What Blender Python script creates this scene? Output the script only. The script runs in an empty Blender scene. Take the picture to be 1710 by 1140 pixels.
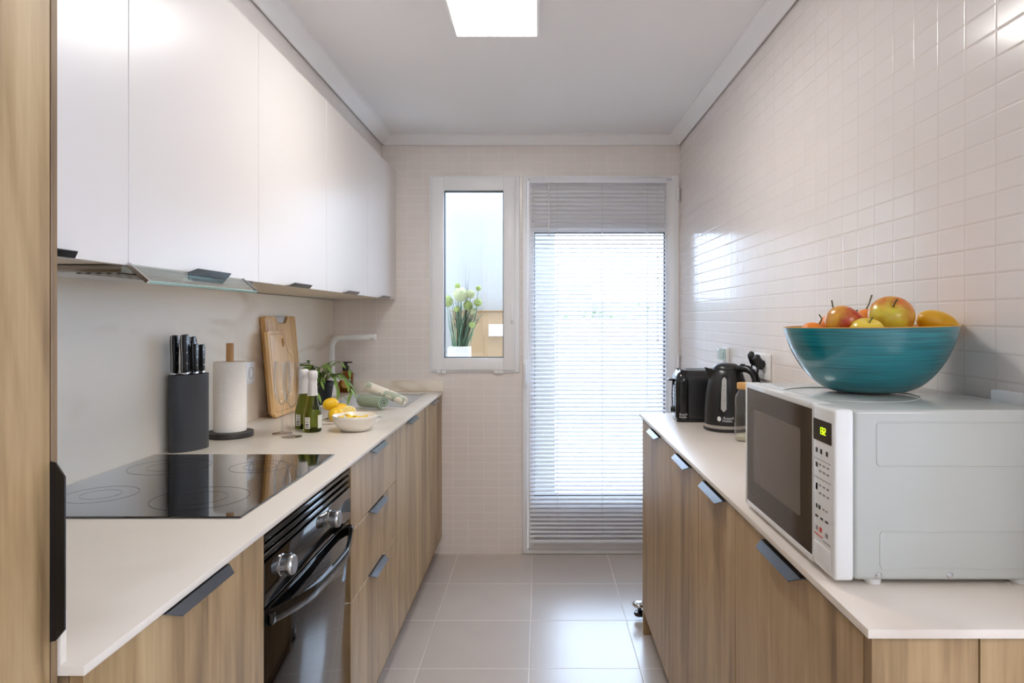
import bpy, bmesh, math, random
from mathutils import Vector, Matrix, Euler, noise
random.seed(7)
sc = bpy.context.scene
COL = sc.collection

# ------------------------------------------------------------------ camera
H = 1.2986            # eye height
F = 1145.0            # focal length in pixels of the 1710 px frame
YB = 3.7785           # back wall distance
cam_d = bpy.data.cameras.new('camera')
cam = bpy.data.objects.new('camera', cam_d); COL.objects.link(cam)
cam.location = (0, 0, H); cam.rotation_euler = (math.pi/2, 0, 0)
cam_d.sensor_width = 36.0; cam_d.lens = 36.0*F/1710.0
cam_d.shift_x = -45/1710; cam_d.shift_y = -39/1710
cam_d.clip_start = 0.02; cam_d.clip_end = 200
sc.camera = cam

# ------------------------------------------------------------------ world, sun, exposure
w = bpy.data.worlds.new('sky'); sc.world = w; w.use_nodes = True
bg = w.node_tree.nodes['Background']
bg.inputs['Color'].default_value = (0.62, 0.76, 1.0, 1); bg.inputs['Strength'].default_value = 6.4
sun_d = bpy.data.lights.new('sun', 'SUN'); sun_d.energy = 0.8; sun_d.angle = 0.02; sun_d.color = (1.0, 0.97, 0.92)
sun = bpy.data.objects.new('sun', sun_d); COL.objects.link(sun)
sun.rotation_euler = Vector((0.25, 0.62, -1.0)).to_track_quat('-Z', 'Y').to_euler()
PANEL_STRENGTH = 16.5     # kitchen ceiling LED panel
FILL_STRENGTH = 7.5      # fill light added in the unseen room behind the camera
vs = sc.view_settings
sc.display_settings.display_device = 'sRGB'
vs.view_transform = 'Standard'; vs.look = 'None'; vs.exposure = 0.75; vs.gamma = 1.0; vs.use_curve_mapping = False
cy = sc.cycles
cy.use_denoising = True
cy.max_bounces = 14; cy.diffuse_bounces = 6; cy.glossy_bounces = 6; cy.transmission_bounces = 12; cy.transparent_max_bounces = 16
cy.sample_clamp_indirect = 6.0
cy.caustics_reflective = False; cy.caustics_refractive = False

# ------------------------------------------------------------------ helpers
def lin(c):
    return tuple(((v/255)/12.92 if v/255 <= .04045 else ((v/255+.055)/1.055)**2.4) for v in c)

def P(x, y, Y):
    return Vector(((x-900)*Y/F, Y, H-(y-531)*Y/F))

class MB:
    def __init__(s): s.bm = bmesh.new()
    def box(s, x0, x1, y0, y1, z0, z1, bev=0.0, seg=2):
        b = bmesh.new()
        bmesh.ops.create_cube(b, size=1)
        bmesh.ops.scale(b, vec=(abs(x1-x0), abs(y1-y0), abs(z1-z0)), verts=b.verts)
        bmesh.ops.translate(b, vec=((x0+x1)/2, (y0+y1)/2, (z0+z1)/2), verts=b.verts)
        if bev > 0:
            bmesh.ops.bevel(b, geom=b.edges[:], offset=bev, segments=seg, affect='EDGES', profile=0.5)
        s.add(b); return s
    def add(s, b, M=None):
        if M is not None: bmesh.ops.transform(b, matrix=M, verts=b.verts)
        me = bpy.data.meshes.new('tmp'); b.to_mesh(me); b.free()
        s.bm.from_mesh(me); bpy.data.meshes.remove(me); return s
    def raw(s, verts, faces):
        vv = [s.bm.verts.new(v) for v in verts]
        for f in faces:
            try: s.bm.faces.new([vv[i] for i in f])
            except ValueError: pass
        return s
    def lathe(s, prof, n=48, c=(0, 0, 0), M=None, sx=1.0, sy=1.0):
        b = bmesh.new(); rings = []
        for r, z in prof:
            if r < 1e-6: rings.append([b.verts.new((0, 0, z))])
            else: rings.append([b.verts.new((r*sx*math.cos(2*math.pi*i/n), r*sy*math.sin(2*math.pi*i/n), z)) for i in range(n)])
        for a, c2 in zip(rings[:-1], rings[1:]):
            for i in range(n):
                j = (i+1) % n
                if len(a) == 1 and len(c2) == 1: continue
                if len(a) == 1: b.faces.new((a[0], c2[j], c2[i]))
                elif len(c2) == 1: b.faces.new((a[i], a[j], c2[0]))
                else: b.faces.new((a[i], a[j], c2[j], c2[i]))
        bmesh.ops.recalc_face_normals(b, faces=b.faces[:])
        if M is not None: bmesh.ops.transform(b, matrix=M, verts=b.verts)
        bmesh.ops.translate(b, vec=c, verts=b.verts)
        return s.add(b)
    def tube(s, pts, r, n=12, cap=True, flat=1.0):
        pts = [Vector(p) for p in pts]
        rs = r if isinstance(r, (list, tuple)) else [r]*len(pts)
        b = bmesh.new(); rings = []
        up = Vector((0, 0, 1)); t0 = (pts[1]-pts[0]).normalized()
        if abs(t0.dot(up)) > .95: up = Vector((0, 1, 0))
        nrm = (up - t0*up.dot(t0)).normalized()
        for k, p in enumerate(pts):
            if k == 0: t = pts[1]-pts[0]
            elif k == len(pts)-1: t = pts[-1]-pts[-2]
            else: t = (pts[k+1]-pts[k]).normalized()+(pts[k]-pts[k-1]).normalized()
            t.normalize(); nrm = (nrm - t*nrm.dot(t)).normalized(); bn = t.cross(nrm)
            rings.append([b.verts.new(p + (nrm*math.cos(2*math.pi*i/n) + bn*flat*math.sin(2*math.pi*i/n))*rs[k]) for i in range(n)])
        for a, c in zip(rings[:-1], rings[1:]):
            for i in range(n):
                j = (i+1) % n; b.faces.new((a[i], a[j], c[j], c[i]))
        if cap:
            b.faces.new(rings[0][::-1]); b.faces.new(rings[-1])
        bmesh.ops.recalc_face_normals(b, faces=b.faces[:])
        return s.add(b)
    def prism(s, poly, d0, d1, axis='y', bev=0.0, seg=2):
        """poly: list of 2-D points; axis = extrusion axis. y: (x,z)  x: (y,z)  z: (x,y)"""
        def m(p, d):
            return {'y': (p[0], d, p[1]), 'x': (d, p[0], p[1]), 'z': (p[0], p[1], d)}[axis]
        b = bmesh.new(); n = len(poly)
        A = [b.verts.new(m(p, d0)) for p in poly]; B = [b.verts.new(m(p, d1)) for p in poly]
        b.faces.new(A); b.faces.new(B[::-1])
        for i in range(n): b.faces.new((A[i], B[i], B[(i+1) % n], A[(i+1) % n]))
        bmesh.ops.recalc_face_normals(b, faces=b.faces[:])
        if bev > 0:
            bmesh.ops.bevel(b, geom=[e for e in b.edges if e.calc_face_angle(0) > 0.5], offset=bev, segments=seg, affect='EDGES', profile=.5)
        return s.add(b)
    def sphere(s, c, r, u=20, v=12, sc_=(1, 1, 1), M=None):
        b = bmesh.new(); bmesh.ops.create_uvsphere(b, u_segments=u, v_segments=v, radius=r)
        bmesh.ops.scale(b, vec=sc_, verts=b.verts)
        if M is not None: bmesh.ops.transform(b, matrix=M, verts=b.verts)
        bmesh.ops.translate(b, vec=c, verts=b.verts)
        return s.add(b)

def wloc(o):
    v = Vector(o.location)
    while o.parent: o = o.parent; v += Vector(o.location)
    return v

def obj(name, mb, mat, parent=None, world=True, label=None, ang=35, smooth=True, kind=None):
    """Link a collected mesh. world=True: coordinates are world coordinates, origin goes to the parent's (or mesh's) base."""
    bm = mb.bm if isinstance(mb, MB) else mb
    me = bpy.data.meshes.new(name)
    o = bpy.data.objects.new(name, me)
    if parent is not None:
        if world: bmesh.ops.translate(bm, vec=-wloc(parent), verts=bm.verts)
        o.parent = parent
    elif world and len(bm.verts):
        lo = Vector((min(v.co.x for v in bm.verts), min(v.co.y for v in bm.verts), min(v.co.z for v in bm.verts)))
        hi = Vector((max(v.co.x for v in bm.verts), max(v.co.y for v in bm.verts), lo.z))
        c = (lo+hi)/2; bmesh.ops.translate(bm, vec=-c, verts=bm.verts); o.location = c
    bm.to_mesh(me); bm.free()
    if smooth:
        for p in me.polygons: p.use_smooth = True
        try: me.set_sharp_from_angle(angle=math.radians(ang))
        except Exception: pass
    ms = mat if isinstance(mat, (list, tuple)) else [mat]
    for m in ms: me.materials.append(m)
    COL.objects.link(o)
    if label: o['label'] = label
    if kind: o['kind'] = kind
    return o

def thing(name, label, cat, loc=(0, 0, 0), rz=0.0, group=None):
    o = bpy.data.objects.new(name, None); COL.objects.link(o)
    o.empty_display_size = .05
    o.location = loc; o.rotation_euler = (0, 0, rz)
    return tag(o, label, cat, group)

def tag(o, label, cat, group=None):
    o['label'] = label; o['category'] = cat
    if group: o['group'] = group
    return o

def struct(name, mb, mat, parent=None, label=None, **k):
    o = obj(name, mb, mat, parent, **k); o['kind'] = 'structure'
    if label: o['label'] = label
    return o

def copy_tree(o, parent=None):
    c = o.copy(); COL.objects.link(c)
    if parent is not None: c.parent = parent
    for ch in [q for q in bpy.data.objects if q.parent == o]: copy_tree(ch, c)
    return c

def text_mb(txt, size, fn, ext=0.0, res=3, align='CENTER'):
    cu = bpy.data.curves.new('lettering', 'FONT'); cu.body = txt; cu.size = size; cu.extrude = ext
    cu.resolution_u = res; cu.align_x = align
    o = bpy.data.objects.new('lettering', cu); COL.objects.link(o)
    dg = bpy.context.evaluated_depsgraph_get(); dg.update()
    me = bpy.data.meshes.new_from_object(o.evaluated_get(dg))
    bpy.data.objects.remove(o); bpy.data.curves.remove(cu)
    b = MB(); b.bm.from_mesh(me); bpy.data.meshes.remove(me)
    for v in b.bm.verts: v.co = fn(v.co)
    return b

# ------------------------------------------------------------------ materials
def new_mat(name):
    m = bpy.data.materials.new(name); m.use_nodes = True
    return m, m.node_tree, m.node_tree.nodes['Principled BSDF']
def setp(p, **k):
    for a, v in k.items():
        a = a.replace('_', ' ')
        for key in p.inputs.keys():
            if key.lower() == a.lower(): p.inputs[key].default_value = v
def mat(name, rgb, rough=.5, metal=0.0, spec=.5, var=0.0, vscale=8.0, bump=0.0, bscale=200.0, coat=0.0, em=None, es=0.0, sub=0.0):
    m, nt, p = new_mat(name)
    c = lin(rgb)+(1,)
    setp(p, base_color=c, roughness=rough, metallic=metal, specular_ior_level=spec, coat_weight=coat, coat_roughness=.05)
    if em: setp(p, emission_color=lin(em)+(1,), emission_strength=es)
    if sub: setp(p, subsurface_weight=sub, subsurface_radius=(.02, .015, .01), subsurface_scale=.3)
    tc = nt.nodes.new('ShaderNodeTexCoord')
    if var > 0:
        n = nt.nodes.new('ShaderNodeTexNoise'); n.inputs['Scale'].default_value = vscale; n.inputs['Detail'].default_value = 4
        nt.links.new(tc.outputs['Object'], n.inputs['Vector'])
        mx = nt.nodes.new('ShaderNodeMix'); mx.data_type = 'RGBA'
        mx.inputs[6].default_value = tuple(v*(1-var) for v in c[:3])+(1,); mx.inputs[7].default_value = tuple(min(1, v*(1+var)) for v in c[:3])+(1,)
        nt.links.new(n.outputs['Fac'], mx.inputs[0]); nt.links.new(mx.outputs[2], p.inputs['Base Color'])
    if bump > 0:
        n = nt.nodes.new('ShaderNodeTexNoise'); n.inputs['Scale'].default_value = bscale; n.inputs['Detail'].default_value = 3
        nt.links.new(tc.outputs['Object'], n.inputs['Vector'])
        b = nt.nodes.new('ShaderNodeBump'); b.inputs['Strength'].default_value = bump; b.inputs['Distance'].default_value = .002
        nt.links.new(n.outputs['Fac'], b.inputs['Height']); nt.links.new(b.outputs['Normal'], p.inputs['Normal'])
    return m

def math_n(nt, op, a, b=None, c=None):
    n = nt.nodes.new('ShaderNodeMath'); n.operation = op
    for i, v in enumerate((a, b, c)):
        if v is None: continue
        if isinstance(v, (int, float)): n.inputs[i].default_value = v
        else: nt.links.new(v, n.inputs[i])
    return n.outputs[0]

def grid_mat(name, tile, grout, a1, s1, p1, a2, s2, p2, gw, rough, var=.03, wav=.0, bump=.35, speck=0.0, groutrough=.6, spec=.5):
    """tiles from world position; a1,a2 axes 0..2, sizes s, phases p, grout width gw"""
    m, nt, p = new_mat(name)
    g = nt.nodes.new('ShaderNodeNewGeometry')
    sp = nt.nodes.new('ShaderNodeSeparateXYZ'); nt.links.new(g.outputs['Position'], sp.inputs[0])
    ds = []; cells = []
    for a, s, ph in ((a1, s1, p1), (a2, s2, p2)):
        q = math_n(nt, 'DIVIDE', math_n(nt, 'SUBTRACT', sp.outputs[a], ph-1000*s), s)
        fr = math_n(nt, 'FRACT', q); cells.append(math_n(nt, 'FLOOR', q))
        d = math_n(nt, 'MULTIPLY', math_n(nt, 'SUBTRACT', .5, math_n(nt, 'ABSOLUTE', math_n(nt, 'SUBTRACT', fr, .5))), s)
        ds.append(d)
    d = math_n(nt, 'MINIMUM', ds[0], ds[1])
    mr = nt.nodes.new('ShaderNodeMapRange'); mr.inputs[1].default_value = gw*.35; mr.inputs[2].default_value = gw*.65
    nt.links.new(d, mr.inputs[0]); fac = mr.outputs[0]
    cv = nt.nodes.new('ShaderNodeCombineXYZ'); nt.links.new(cells[0], cv.inputs[0]); nt.links.new(cells[1], cv.inputs[1])
    wn = nt.nodes.new('ShaderNodeTexWhiteNoise'); nt.links.new(cv.outputs[0], wn.inputs['Vector'])
    t = lin(tile)
    mx = nt.nodes.new('ShaderNodeMix'); mx.data_type = 'RGBA'
    mx.inputs[6].default_value = tuple(v*(1-var) for v in t)+(1,); mx.inputs[7].default_value = tuple(min(1, v*(1+var)) for v in t)+(1,)
    nt.links.new(wn.outputs['Value'], mx.inputs[0]); tcol = mx.outputs[2]
    if speck > 0:
        n = nt.nodes.new('ShaderNodeTexNoise'); n.inputs['Scale'].default_value = 350; n.inputs['Detail'].default_value = 3
        nt.links.new(g.outputs['Position'], n.inputs['Vector'])
        n2 = nt.nodes.new('ShaderNodeTexNoise'); n2.inputs['Scale'].default_value = 5; n2.inputs['Detail'].default_value = 5
        nt.links.new(g.outputs['Position'], n2.inputs['Vector'])
        f2 = math_n(nt, 'ADD', math_n(nt, 'MULTIPLY', n.outputs['Fac'], .6), math_n(nt, 'MULTIPLY', n2.outputs['Fac'], .4))
        mr2 = nt.nodes.new('ShaderNodeMapRange'); mr2.inputs[1].default_value = .3; mr2.inputs[2].default_value = .7
        mr2.inputs[3].default_value = 1-speck; mr2.inputs[4].default_value = 1+speck
        nt.links.new(f2, mr2.inputs[0])
        vm = nt.nodes.new('ShaderNodeVectorMath'); vm.operation = 'SCALE'
        nt.links.new(tcol, vm.inputs[0]); nt.links.new(mr2.outputs[0], vm.inputs['Scale']); tcol = vm.outputs[0]
    m2 = nt.nodes.new('ShaderNodeMix'); m2.data_type = 'RGBA'
    m2.inputs[6].default_value = lin(grout)+(1,); nt.links.new(tcol, m2.inputs[7]); nt.links.new(fac, m2.inputs[0])
    nt.links.new(m2.outputs[2], p.inputs['Base Color'])
    r = nt.nodes.new('ShaderNodeMapRange'); r.inputs[3].default_value = groutrough; r.inputs[4].default_value = rough
    nt.links.new(fac, r.inputs[0]); nt.links.new(r.outputs[0], p.inputs['Roughness'])
    mr3 = nt.nodes.new('ShaderNodeMapRange'); mr3.interpolation_type = 'SMOOTHSTEP'; mr3.inputs[1].default_value = gw*.2; mr3.inputs[2].default_value = gw*1.3
    nt.links.new(d, mr3.inputs[0]); h = mr3.outputs[0]
    if wav > 0:
        n = nt.nodes.new('ShaderNodeTexNoise'); n.inputs['Scale'].default_value = 9; n.inputs['Detail'].default_value = 1
        va = nt.nodes.new('ShaderNodeVectorMath'); va.operation = 'ADD'
        vs_ = nt.nodes.new('ShaderNodeVectorMath'); vs_.operation = 'SCALE'; vs_.inputs['Scale'].default_value = 3.0
        nt.links.new(wn.outputs['Color'], vs_.inputs[0]); nt.links.new(g.outputs['Position'], va.inputs[0]); nt.links.new(vs_.outputs[0], va.inputs[1])
        nt.links.new(va.outputs[0], n.inputs['Vector'])
        h = math_n(nt, 'ADD', h, math_n(nt, 'MULTIPLY', n.outputs['Fac'], wav))
    b = nt.nodes.new('ShaderNodeBump'); b.inputs['Strength'].default_value = bump; b.inputs['Distance'].default_value = .0012
    nt.links.new(h, b.inputs['Height']); nt.links.new(b.outputs['Normal'], p.inputs['Normal'])
    p.inputs['Specular IOR Level'].default_value = spec
    return m

def wood_mat(name, dark, mid, light, rough=.45, axis=2, sc1=1.0):
    m, nt, p = new_mat(name)
    g = nt.nodes.new('ShaderNodeNewGeometry'); oi = nt.nodes.new('ShaderNodeObjectInfo')
    off = nt.nodes.new('ShaderNodeVectorMath'); off.operation = 'ADD'
    cmb = nt.nodes.new('ShaderNodeCombineXYZ')
    rr = math_n(nt, 'MULTIPLY', oi.outputs['Random'], 7.0)
    for i in range(3): nt.links.new(rr, cmb.inputs[i])
    nt.links.new(g.outputs['Position'], off.inputs[0]); nt.links.new(cmb.outputs[0], off.inputs[1])
    def nz(scale, detail, dist, sca):
        mp = nt.nodes.new('ShaderNodeMapping'); v = [sca, sca, sca]; v[axis] = sca*scale
        mp.inputs['Scale'].default_value = v
        nt.links.new(off.outputs[0], mp.inputs['Vector'])
        n = nt.nodes.new('ShaderNodeTexNoise'); n.inputs['Scale'].default_value = 1; n.inputs['Detail'].default_value = detail
        n.inputs['Distortion'].default_value = dist; n.inputs['Roughness'].default_value = .6
        nt.links.new(mp.outputs[0], n.inputs['Vector']); return n.outputs['Fac']
    a = nz(.05, 5, .6, 14*sc1); b_ = nz(.03, 4, .2, 90*sc1); c_ = nz(.16, 4, 1.6, 6*sc1)
    f = math_n(nt, 'ADD', math_n(nt, 'MULTIPLY', a, .42), math_n(nt, 'ADD', math_n(nt, 'MULTIPLY', b_, .18), math_n(nt, 'MULTIPLY', c_, .40)))
    cr = nt.nodes.new('ShaderNodeValToRGB')
    cr.color_ramp.elements[0].position = .36; cr.color_ramp.elements[0].color = lin(dark)+(1,)
    cr.color_ramp.elements[1].position = .64; cr.color_ramp.elements[1].color = lin(light)+(1,)
    e = cr.color_ramp.elements.new(.49); e.color = lin(mid)+(1,)
    nt.links.new(f, cr.inputs[0]); nt.links.new(cr.outputs[0], p.inputs['Base Color'])
    p.inputs['Roughness'].default_value = rough
    b = nt.nodes.new('ShaderNodeBump'); b.inputs['Strength'].default_value = .12; b.inputs['Distance'].default_value = .0006
    nt.links.new(b_, b.inputs['Height']); nt.links.new(b.outputs['Normal'], p.inputs['Normal'])
    return m

def stone_mat(name, base, vein, rough=.4, strength=.5, pos=(0, 0, 0)):
    m, nt, p = new_mat(name)
    g = nt.nodes.new('ShaderNodeNewGeometry')
    mp = nt.nodes.new('ShaderNodeMapping'); mp.inputs['Rotation'].default_value = (math.radians(35), math.radians(10), math.radians(20)); mp.inputs['Location'].default_value = pos
    mp.inputs['Scale'].default_value = (1.2, .55, 1.8)
    nt.links.new(g.outputs['Position'], mp.inputs['Vector'])
    n = nt.nodes.new('ShaderNodeTexNoise'); n.inputs['Scale'].default_value = 1.1; n.inputs['Detail'].default_value = 3; n.inputs['Distortion'].default_value = .25; n.inputs['Roughness'].default_value = .5
    nt.links.new(mp.outputs[0], n.inputs['Vector'])
    # thin veins where the noise crosses 0.5
    d = math_n(nt, 'ABSOLUTE', math_n(nt, 'SUBTRACT', n.outputs['Fac'], .5))
    mr = nt.nodes.new('ShaderNodeMapRange'); mr.interpolation_type = 'SMOOTHERSTEP'; mr.inputs[1].default_value = 0; mr.inputs[2].default_value = .035
    mr.inputs[3].default_value = strength; mr.inputs[4].default_value = 0
    nt.links.new(d, mr.inputs[0])
    n2 = nt.nodes.new('ShaderNodeTexNoise'); n2.inputs['Scale'].default_value = 3.0; n2.inputs['Detail'].default_value = 3
    nt.links.new(g.outputs['Position'], n2.inputs['Vector'])
    mr2 = nt.nodes.new('ShaderNodeMapRange'); mr2.inputs[1].default_value = .4; mr2.inputs[2].default_value = .65
    nt.links.new(n2.outputs['Fac'], mr2.inputs[0])
    f = math_n(nt, 'MULTIPLY', mr.outputs[0], mr2.outputs[0])
    f = math_n(nt, 'ADD', f, math_n(nt, 'MULTIPLY', n2.outputs['Fac'], .12))
    mx = nt.nodes.new('ShaderNodeMix'); mx.data_type = 'RGBA'
    mx.inputs[6].default_value = lin(base)+(1,); mx.inputs[7].default_value = lin(vein)+(1,)
    nt.links.new(f, mx.inputs[0]); nt.links.new(mx.outputs[2], p.inputs['Base Color'])
    p.inputs['Roughness'].default_value = rough
    return m

def pane_mat(name, tint=(1, 1, 1), rough=0.0, ior=1.5, edge=0.0):
    """thin clear glass: transparent, with Fresnel reflection"""
    m = bpy.data.materials.new(name); m.use_nodes = True; nt = m.node_tree
    nt.nodes.remove(nt.nodes['Principled BSDF']); out = nt.nodes['Material Output']
    t = nt.nodes.new('ShaderNodeBsdfTransparent'); t.inputs[0].default_value = tint+(1,)
    g = nt.nodes.new('ShaderNodeBsdfGlossy'); g.inputs['Roughness'].default_value = rough
    lwf = nt.nodes.new('ShaderNodeLayerWeight'); lwf.inputs[0].default_value = .5
    frn = nt.nodes.new('ShaderNodeMapRange'); frn.inputs[1].default_value = 0; frn.inputs[2].default_value = 1; frn.inputs[3].default_value = .07; frn.inputs[4].default_value = .95
    nt.links.new(math_n(nt, 'POWER', lwf.outputs['Facing'], 3.2), frn.inputs[0])
    fr = frn
    mx = nt.nodes.new('ShaderNodeMixShader')
    nt.links.new(fr.outputs[0], mx.inputs[0]); nt.links.new(t.outputs[0], mx.inputs[1]); nt.links.new(g.outputs[0], mx.inputs[2])
    if edge > 0:      # thicker looking towards the silhouette, as a curved wall of glass is
        lw = nt.nodes.new('ShaderNodeLayerWeight'); lw.inputs[0].default_value = .25
        c = nt.nodes.new('ShaderNodeMix'); c.data_type = 'RGBA'; c.inputs[6].default_value = tint+(1,); c.inputs[7].default_value = tuple(v*(1-edge) for v in tint)+(1,)
        nt.links.new(lw.outputs['Facing'], c.inputs[0]); nt.links.new(c.outputs[2], t.inputs[0])
    nt.links.new(mx.outputs[0], out.inputs[0])
    return m

def glass_mat(name, rgb, rough=0.0, ior=1.45):
    m, nt, p = new_mat(name)
    setp(p, base_color=rgb+(1,), roughness=rough, transmission_weight=1.0, ior=ior)
    return m

def emit_mat(name, rgb, s):
    m = bpy.data.materials.new(name); m.use_nodes = True; nt = m.node_tree
    nt.nodes.remove(nt.nodes['Principled BSDF'])
    e = nt.nodes.new('ShaderNodeEmission'); e.inputs[0].default_value = rgb+(1,); e.inputs[1].default_value = s
    nt.links.new(e.outputs[0], nt.nodes['Material Output'].inputs[0]); return m

TW, TH = .0845, .0458
M = {}
M['ceil'] = mat('ceiling_paint', (240, 240, 242), .7)
M['cornice'] = mat('cornice_plaster', (242, 242, 243), .55)
M['plaster'] = mat('plain_plaster', (236, 233, 230), .8)
M['tile_back'] = grid_mat('wall_tiles_back', (236, 228, 222), (243, 237, 232), 0, TW, -.7257, 2, TH, .8254, .0026, .22, var=.012, wav=.3, bump=.25)
M['tile_right'] = grid_mat('wall_tiles_right', (230, 223, 219), (210, 201, 194), 1, TW, 2.096, 2, TH, 1.3297, .0026, .16, var=.012, wav=.4, bump=.3, groutrough=.5)
M['floor'] = grid_mat('floor_tiles', (192, 182, 174), (206, 197, 186), 0, .4095, -.0347, 1, .4066, 3.355, .0036, .26, var=.015, bump=.2, speck=.05, spec=.9)
M['oak'] = wood_mat('oak_front', (118, 92, 60), (165, 136, 97), (192, 165, 125), .42)
M['oak_edge'] = wood_mat('oak_edge', (110, 86, 60), (140, 114, 84), (160, 134, 102), .5)
M['bamboo'] = wood_mat('bamboo', (186, 138, 82), (214, 170, 110), (228, 188, 130), .45, 2, 1.6)
M['bamboo_end'] = wood_mat('bamboo_end', (150, 104, 52), (176, 128, 68), (192, 146, 84), .45, 2, 2.0)
M['bamboo_light'] = wood_mat('bamboo_light', (200, 154, 98), (226, 184, 128), (238, 202, 148), .42, 2, 1.6)
M['dowel'] = wood_mat('dowel_wood', (160, 112, 64), (184, 136, 84), (200, 154, 100), .5, 2, 3)
M['stone'] = stone_mat('worktop_stone', (224, 215, 203), (176, 162, 144), .34, .35)
M['stone_r'] = stone_mat('worktop_stone_right', (224, 214, 203), (176, 160, 142), .3, .45, (3.1, 1.3, .4))
M['slab'] = stone_mat('backsplash_stone', (242, 234, 220), (184, 156, 116), .38, .42, (1.4, .55, 2.35))
M['white'] = mat('white_lacquer', (218, 212, 208), .3)
M['carcass'] = mat('cabinet_carcass', (214, 202, 184), .5)
M['gap'] = mat('shadow_gap_edge', (120, 100, 80), .7)
M['pvc'] = mat('white_pvc', (246, 246, 246), .3)
M['blind'] = mat('blind_aluminium', (228, 230, 236), .38)
M['cord'] = mat('blind_cord', (228, 228, 228), .8)
M['gasket'] = mat('rubber_gasket', (58, 60, 62), .6)
M['anod'] = mat('anodised_handle', (84, 87, 94), .24, .85)
M['anod_dark'] = mat('anodised_handle_dark', (42, 40, 40), .34, .6)  # handle metal with its unlit, face-on look put into the colour
M['blackglass'] = mat('black_glass', (9, 9, 10), .035, 0, .8)
M['hobglass'] = mat('hob_glass', (14, 13, 13), .03, 0, 1.0, coat=1.0)
M['blacksat'] = mat('black_satin', (22, 22, 24), .22)
M['blackgloss'] = mat('black_gloss', (14, 14, 15), .12)
M['steel'] = mat('brushed_steel', (190, 190, 190), .22, 1.0, bump=.05, bscale=400)
M['chrome'] = mat('chrome', (210, 212, 215), .1, 1.0)
M['hobring'] = mat('hob_print', (38, 37, 36), .2)
M['pane'] = pane_mat('window_glass', (.93, .95, .95))
M['crystal'] = pane_mat('crystal', (.995, .997, .997), 0.0, 1.45, .45)
M['visor'] = pane_mat('hood_glass', (.80, .87, .83), 0.02)
M['visor_edge'] = mat('glass_edge', (150, 196, 190), .15)
M['greytex'] = mat('charcoal_plastic', (62, 64, 68), .55, bump=.1, bscale=900)
M['paper'] = mat('kitchen_paper', (248, 243, 234), .9)
M['slate'] = mat('dark_wood_base', (52, 46, 44), .5)
M['socket'] = mat('socket_plastic', (232, 232, 232), .35)
M['socket_in'] = mat('socket_recess', (176, 176, 178), .45)
M['ceramic'] = mat('white_ceramic', (238, 232, 222), .15)
M['sink'] = mat('sink_composite', (232, 232, 233), .25)
M['tapwhite'] = mat('white_tap', (232, 232, 232), .22)
M['lemon'] = mat('lemon_skin', (246, 196, 20), .38, bump=.35, bscale=260, var=.12, vscale=20)
M['lemonflesh'] = mat('lemon_flesh', (248, 214, 96), .3, sub=.2, var=.1, vscale=120)
M['lemonpith'] = mat('lemon_pith', (250, 238, 196), .5)
M['lemonchips'] = mat('lemon_wedge', (252, 212, 64), .45, var=.15, vscale=60)
M['foil'] = mat('white_foil', (226, 222, 220), .32, .15, bump=.3, bscale=120)
M['paperlabel'] = mat('bottle_label', (232, 230, 220), .6)
M['print'] = mat('black_print', (40, 40, 42), .6)
M['printgrey'] = mat('grey_print', (130, 130, 132), .6)
M['printred'] = mat('red_print', (190, 60, 50), .6)
M['printwhite'] = mat('white_print', (220, 220, 220), .5)
M['bottle'] = glass_mat('green_bottle_glass', (.16, .19, .022), 0.0, 1.3)
M['amber'] = glass_mat('amber_soap', (.62, .20, .03), 0.02, 1.35)
M['leaf'] = mat('trailing_leaf', (126, 160, 76), .34, var=.35, vscale=18)
M['leafdark'] = mat('fruit_leaf', (44, 58, 34), .35, var=.2)
M['soil'] = mat('soil', (50, 38, 30), .9)
M['pot'] = mat('black_pot', (26, 26, 28), .45)
M['towelgreen'] = mat('green_towel', (158, 174, 154), .9, bump=.6, bscale=420, var=.15, vscale=40)
M['mwwhite'] = mat('microwave_white', (222, 222, 220), .22)
M['mwside'] = mat('microwave_casing', (184, 187, 183), .1)
M['mwglass'] = mat('microwave_door_glass', (44, 38, 34), .06, 0, .8)
M['mwwindow'] = mat('microwave_window', (96, 88, 80), .12, 0, .7)
M['display'] = mat('display_glass', (20, 20, 20), .15)
M['led'] = emit_mat('green_led', lin((190, 255, 30)), 1.6)
M['teal'] = None
M['mango'] = mat('mango_skin', (226, 172, 24), .35, var=.25, vscale=14)
M['orange'] = mat('mandarin_skin', (236, 132, 28), .4, bump=.3, bscale=300)
M['twig'] = mat('twig', (96, 98, 60), .7)
M['jarlid'] = mat('jar_lid_wood', (206, 156, 94), .5)
M['panel'] = emit_mat('led_panel', (1.0, .975, .94), PANEL_STRENGTH)
M['hallpanel'] = emit_mat('hall_led_panel', (1.0, .95, .89), FILL_STRENGTH)
M['terrace'] = grid_mat('terrace_tiles', (224, 222, 216), (190, 186, 180), 0, .33, 0, 1, .33, 0, .006, .5)
M['render'] = mat('white_render', (140, 138, 134), .8, bump=.2, bscale=80)
M['tan'] = mat('tan_board', (150, 120, 84), .6, var=.08, vscale=6)
M['grassleaf'] = mat('grass_blade', (126, 156, 130), .5, var=.25, vscale=20)
M['grassthin'] = mat('thin_grass', (70, 86, 66), .6)
M['allium'] = mat('allium_head', (206, 208, 164), .7, var=.25, vscale=90)
M['alliumgreen'] = mat('green_pompon', (176, 190, 116), .8, var=.2, vscale=90)
M['hedge'] = mat('hedge_leaf', (120, 140, 96), .6, var=.4, vscale=6)

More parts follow.
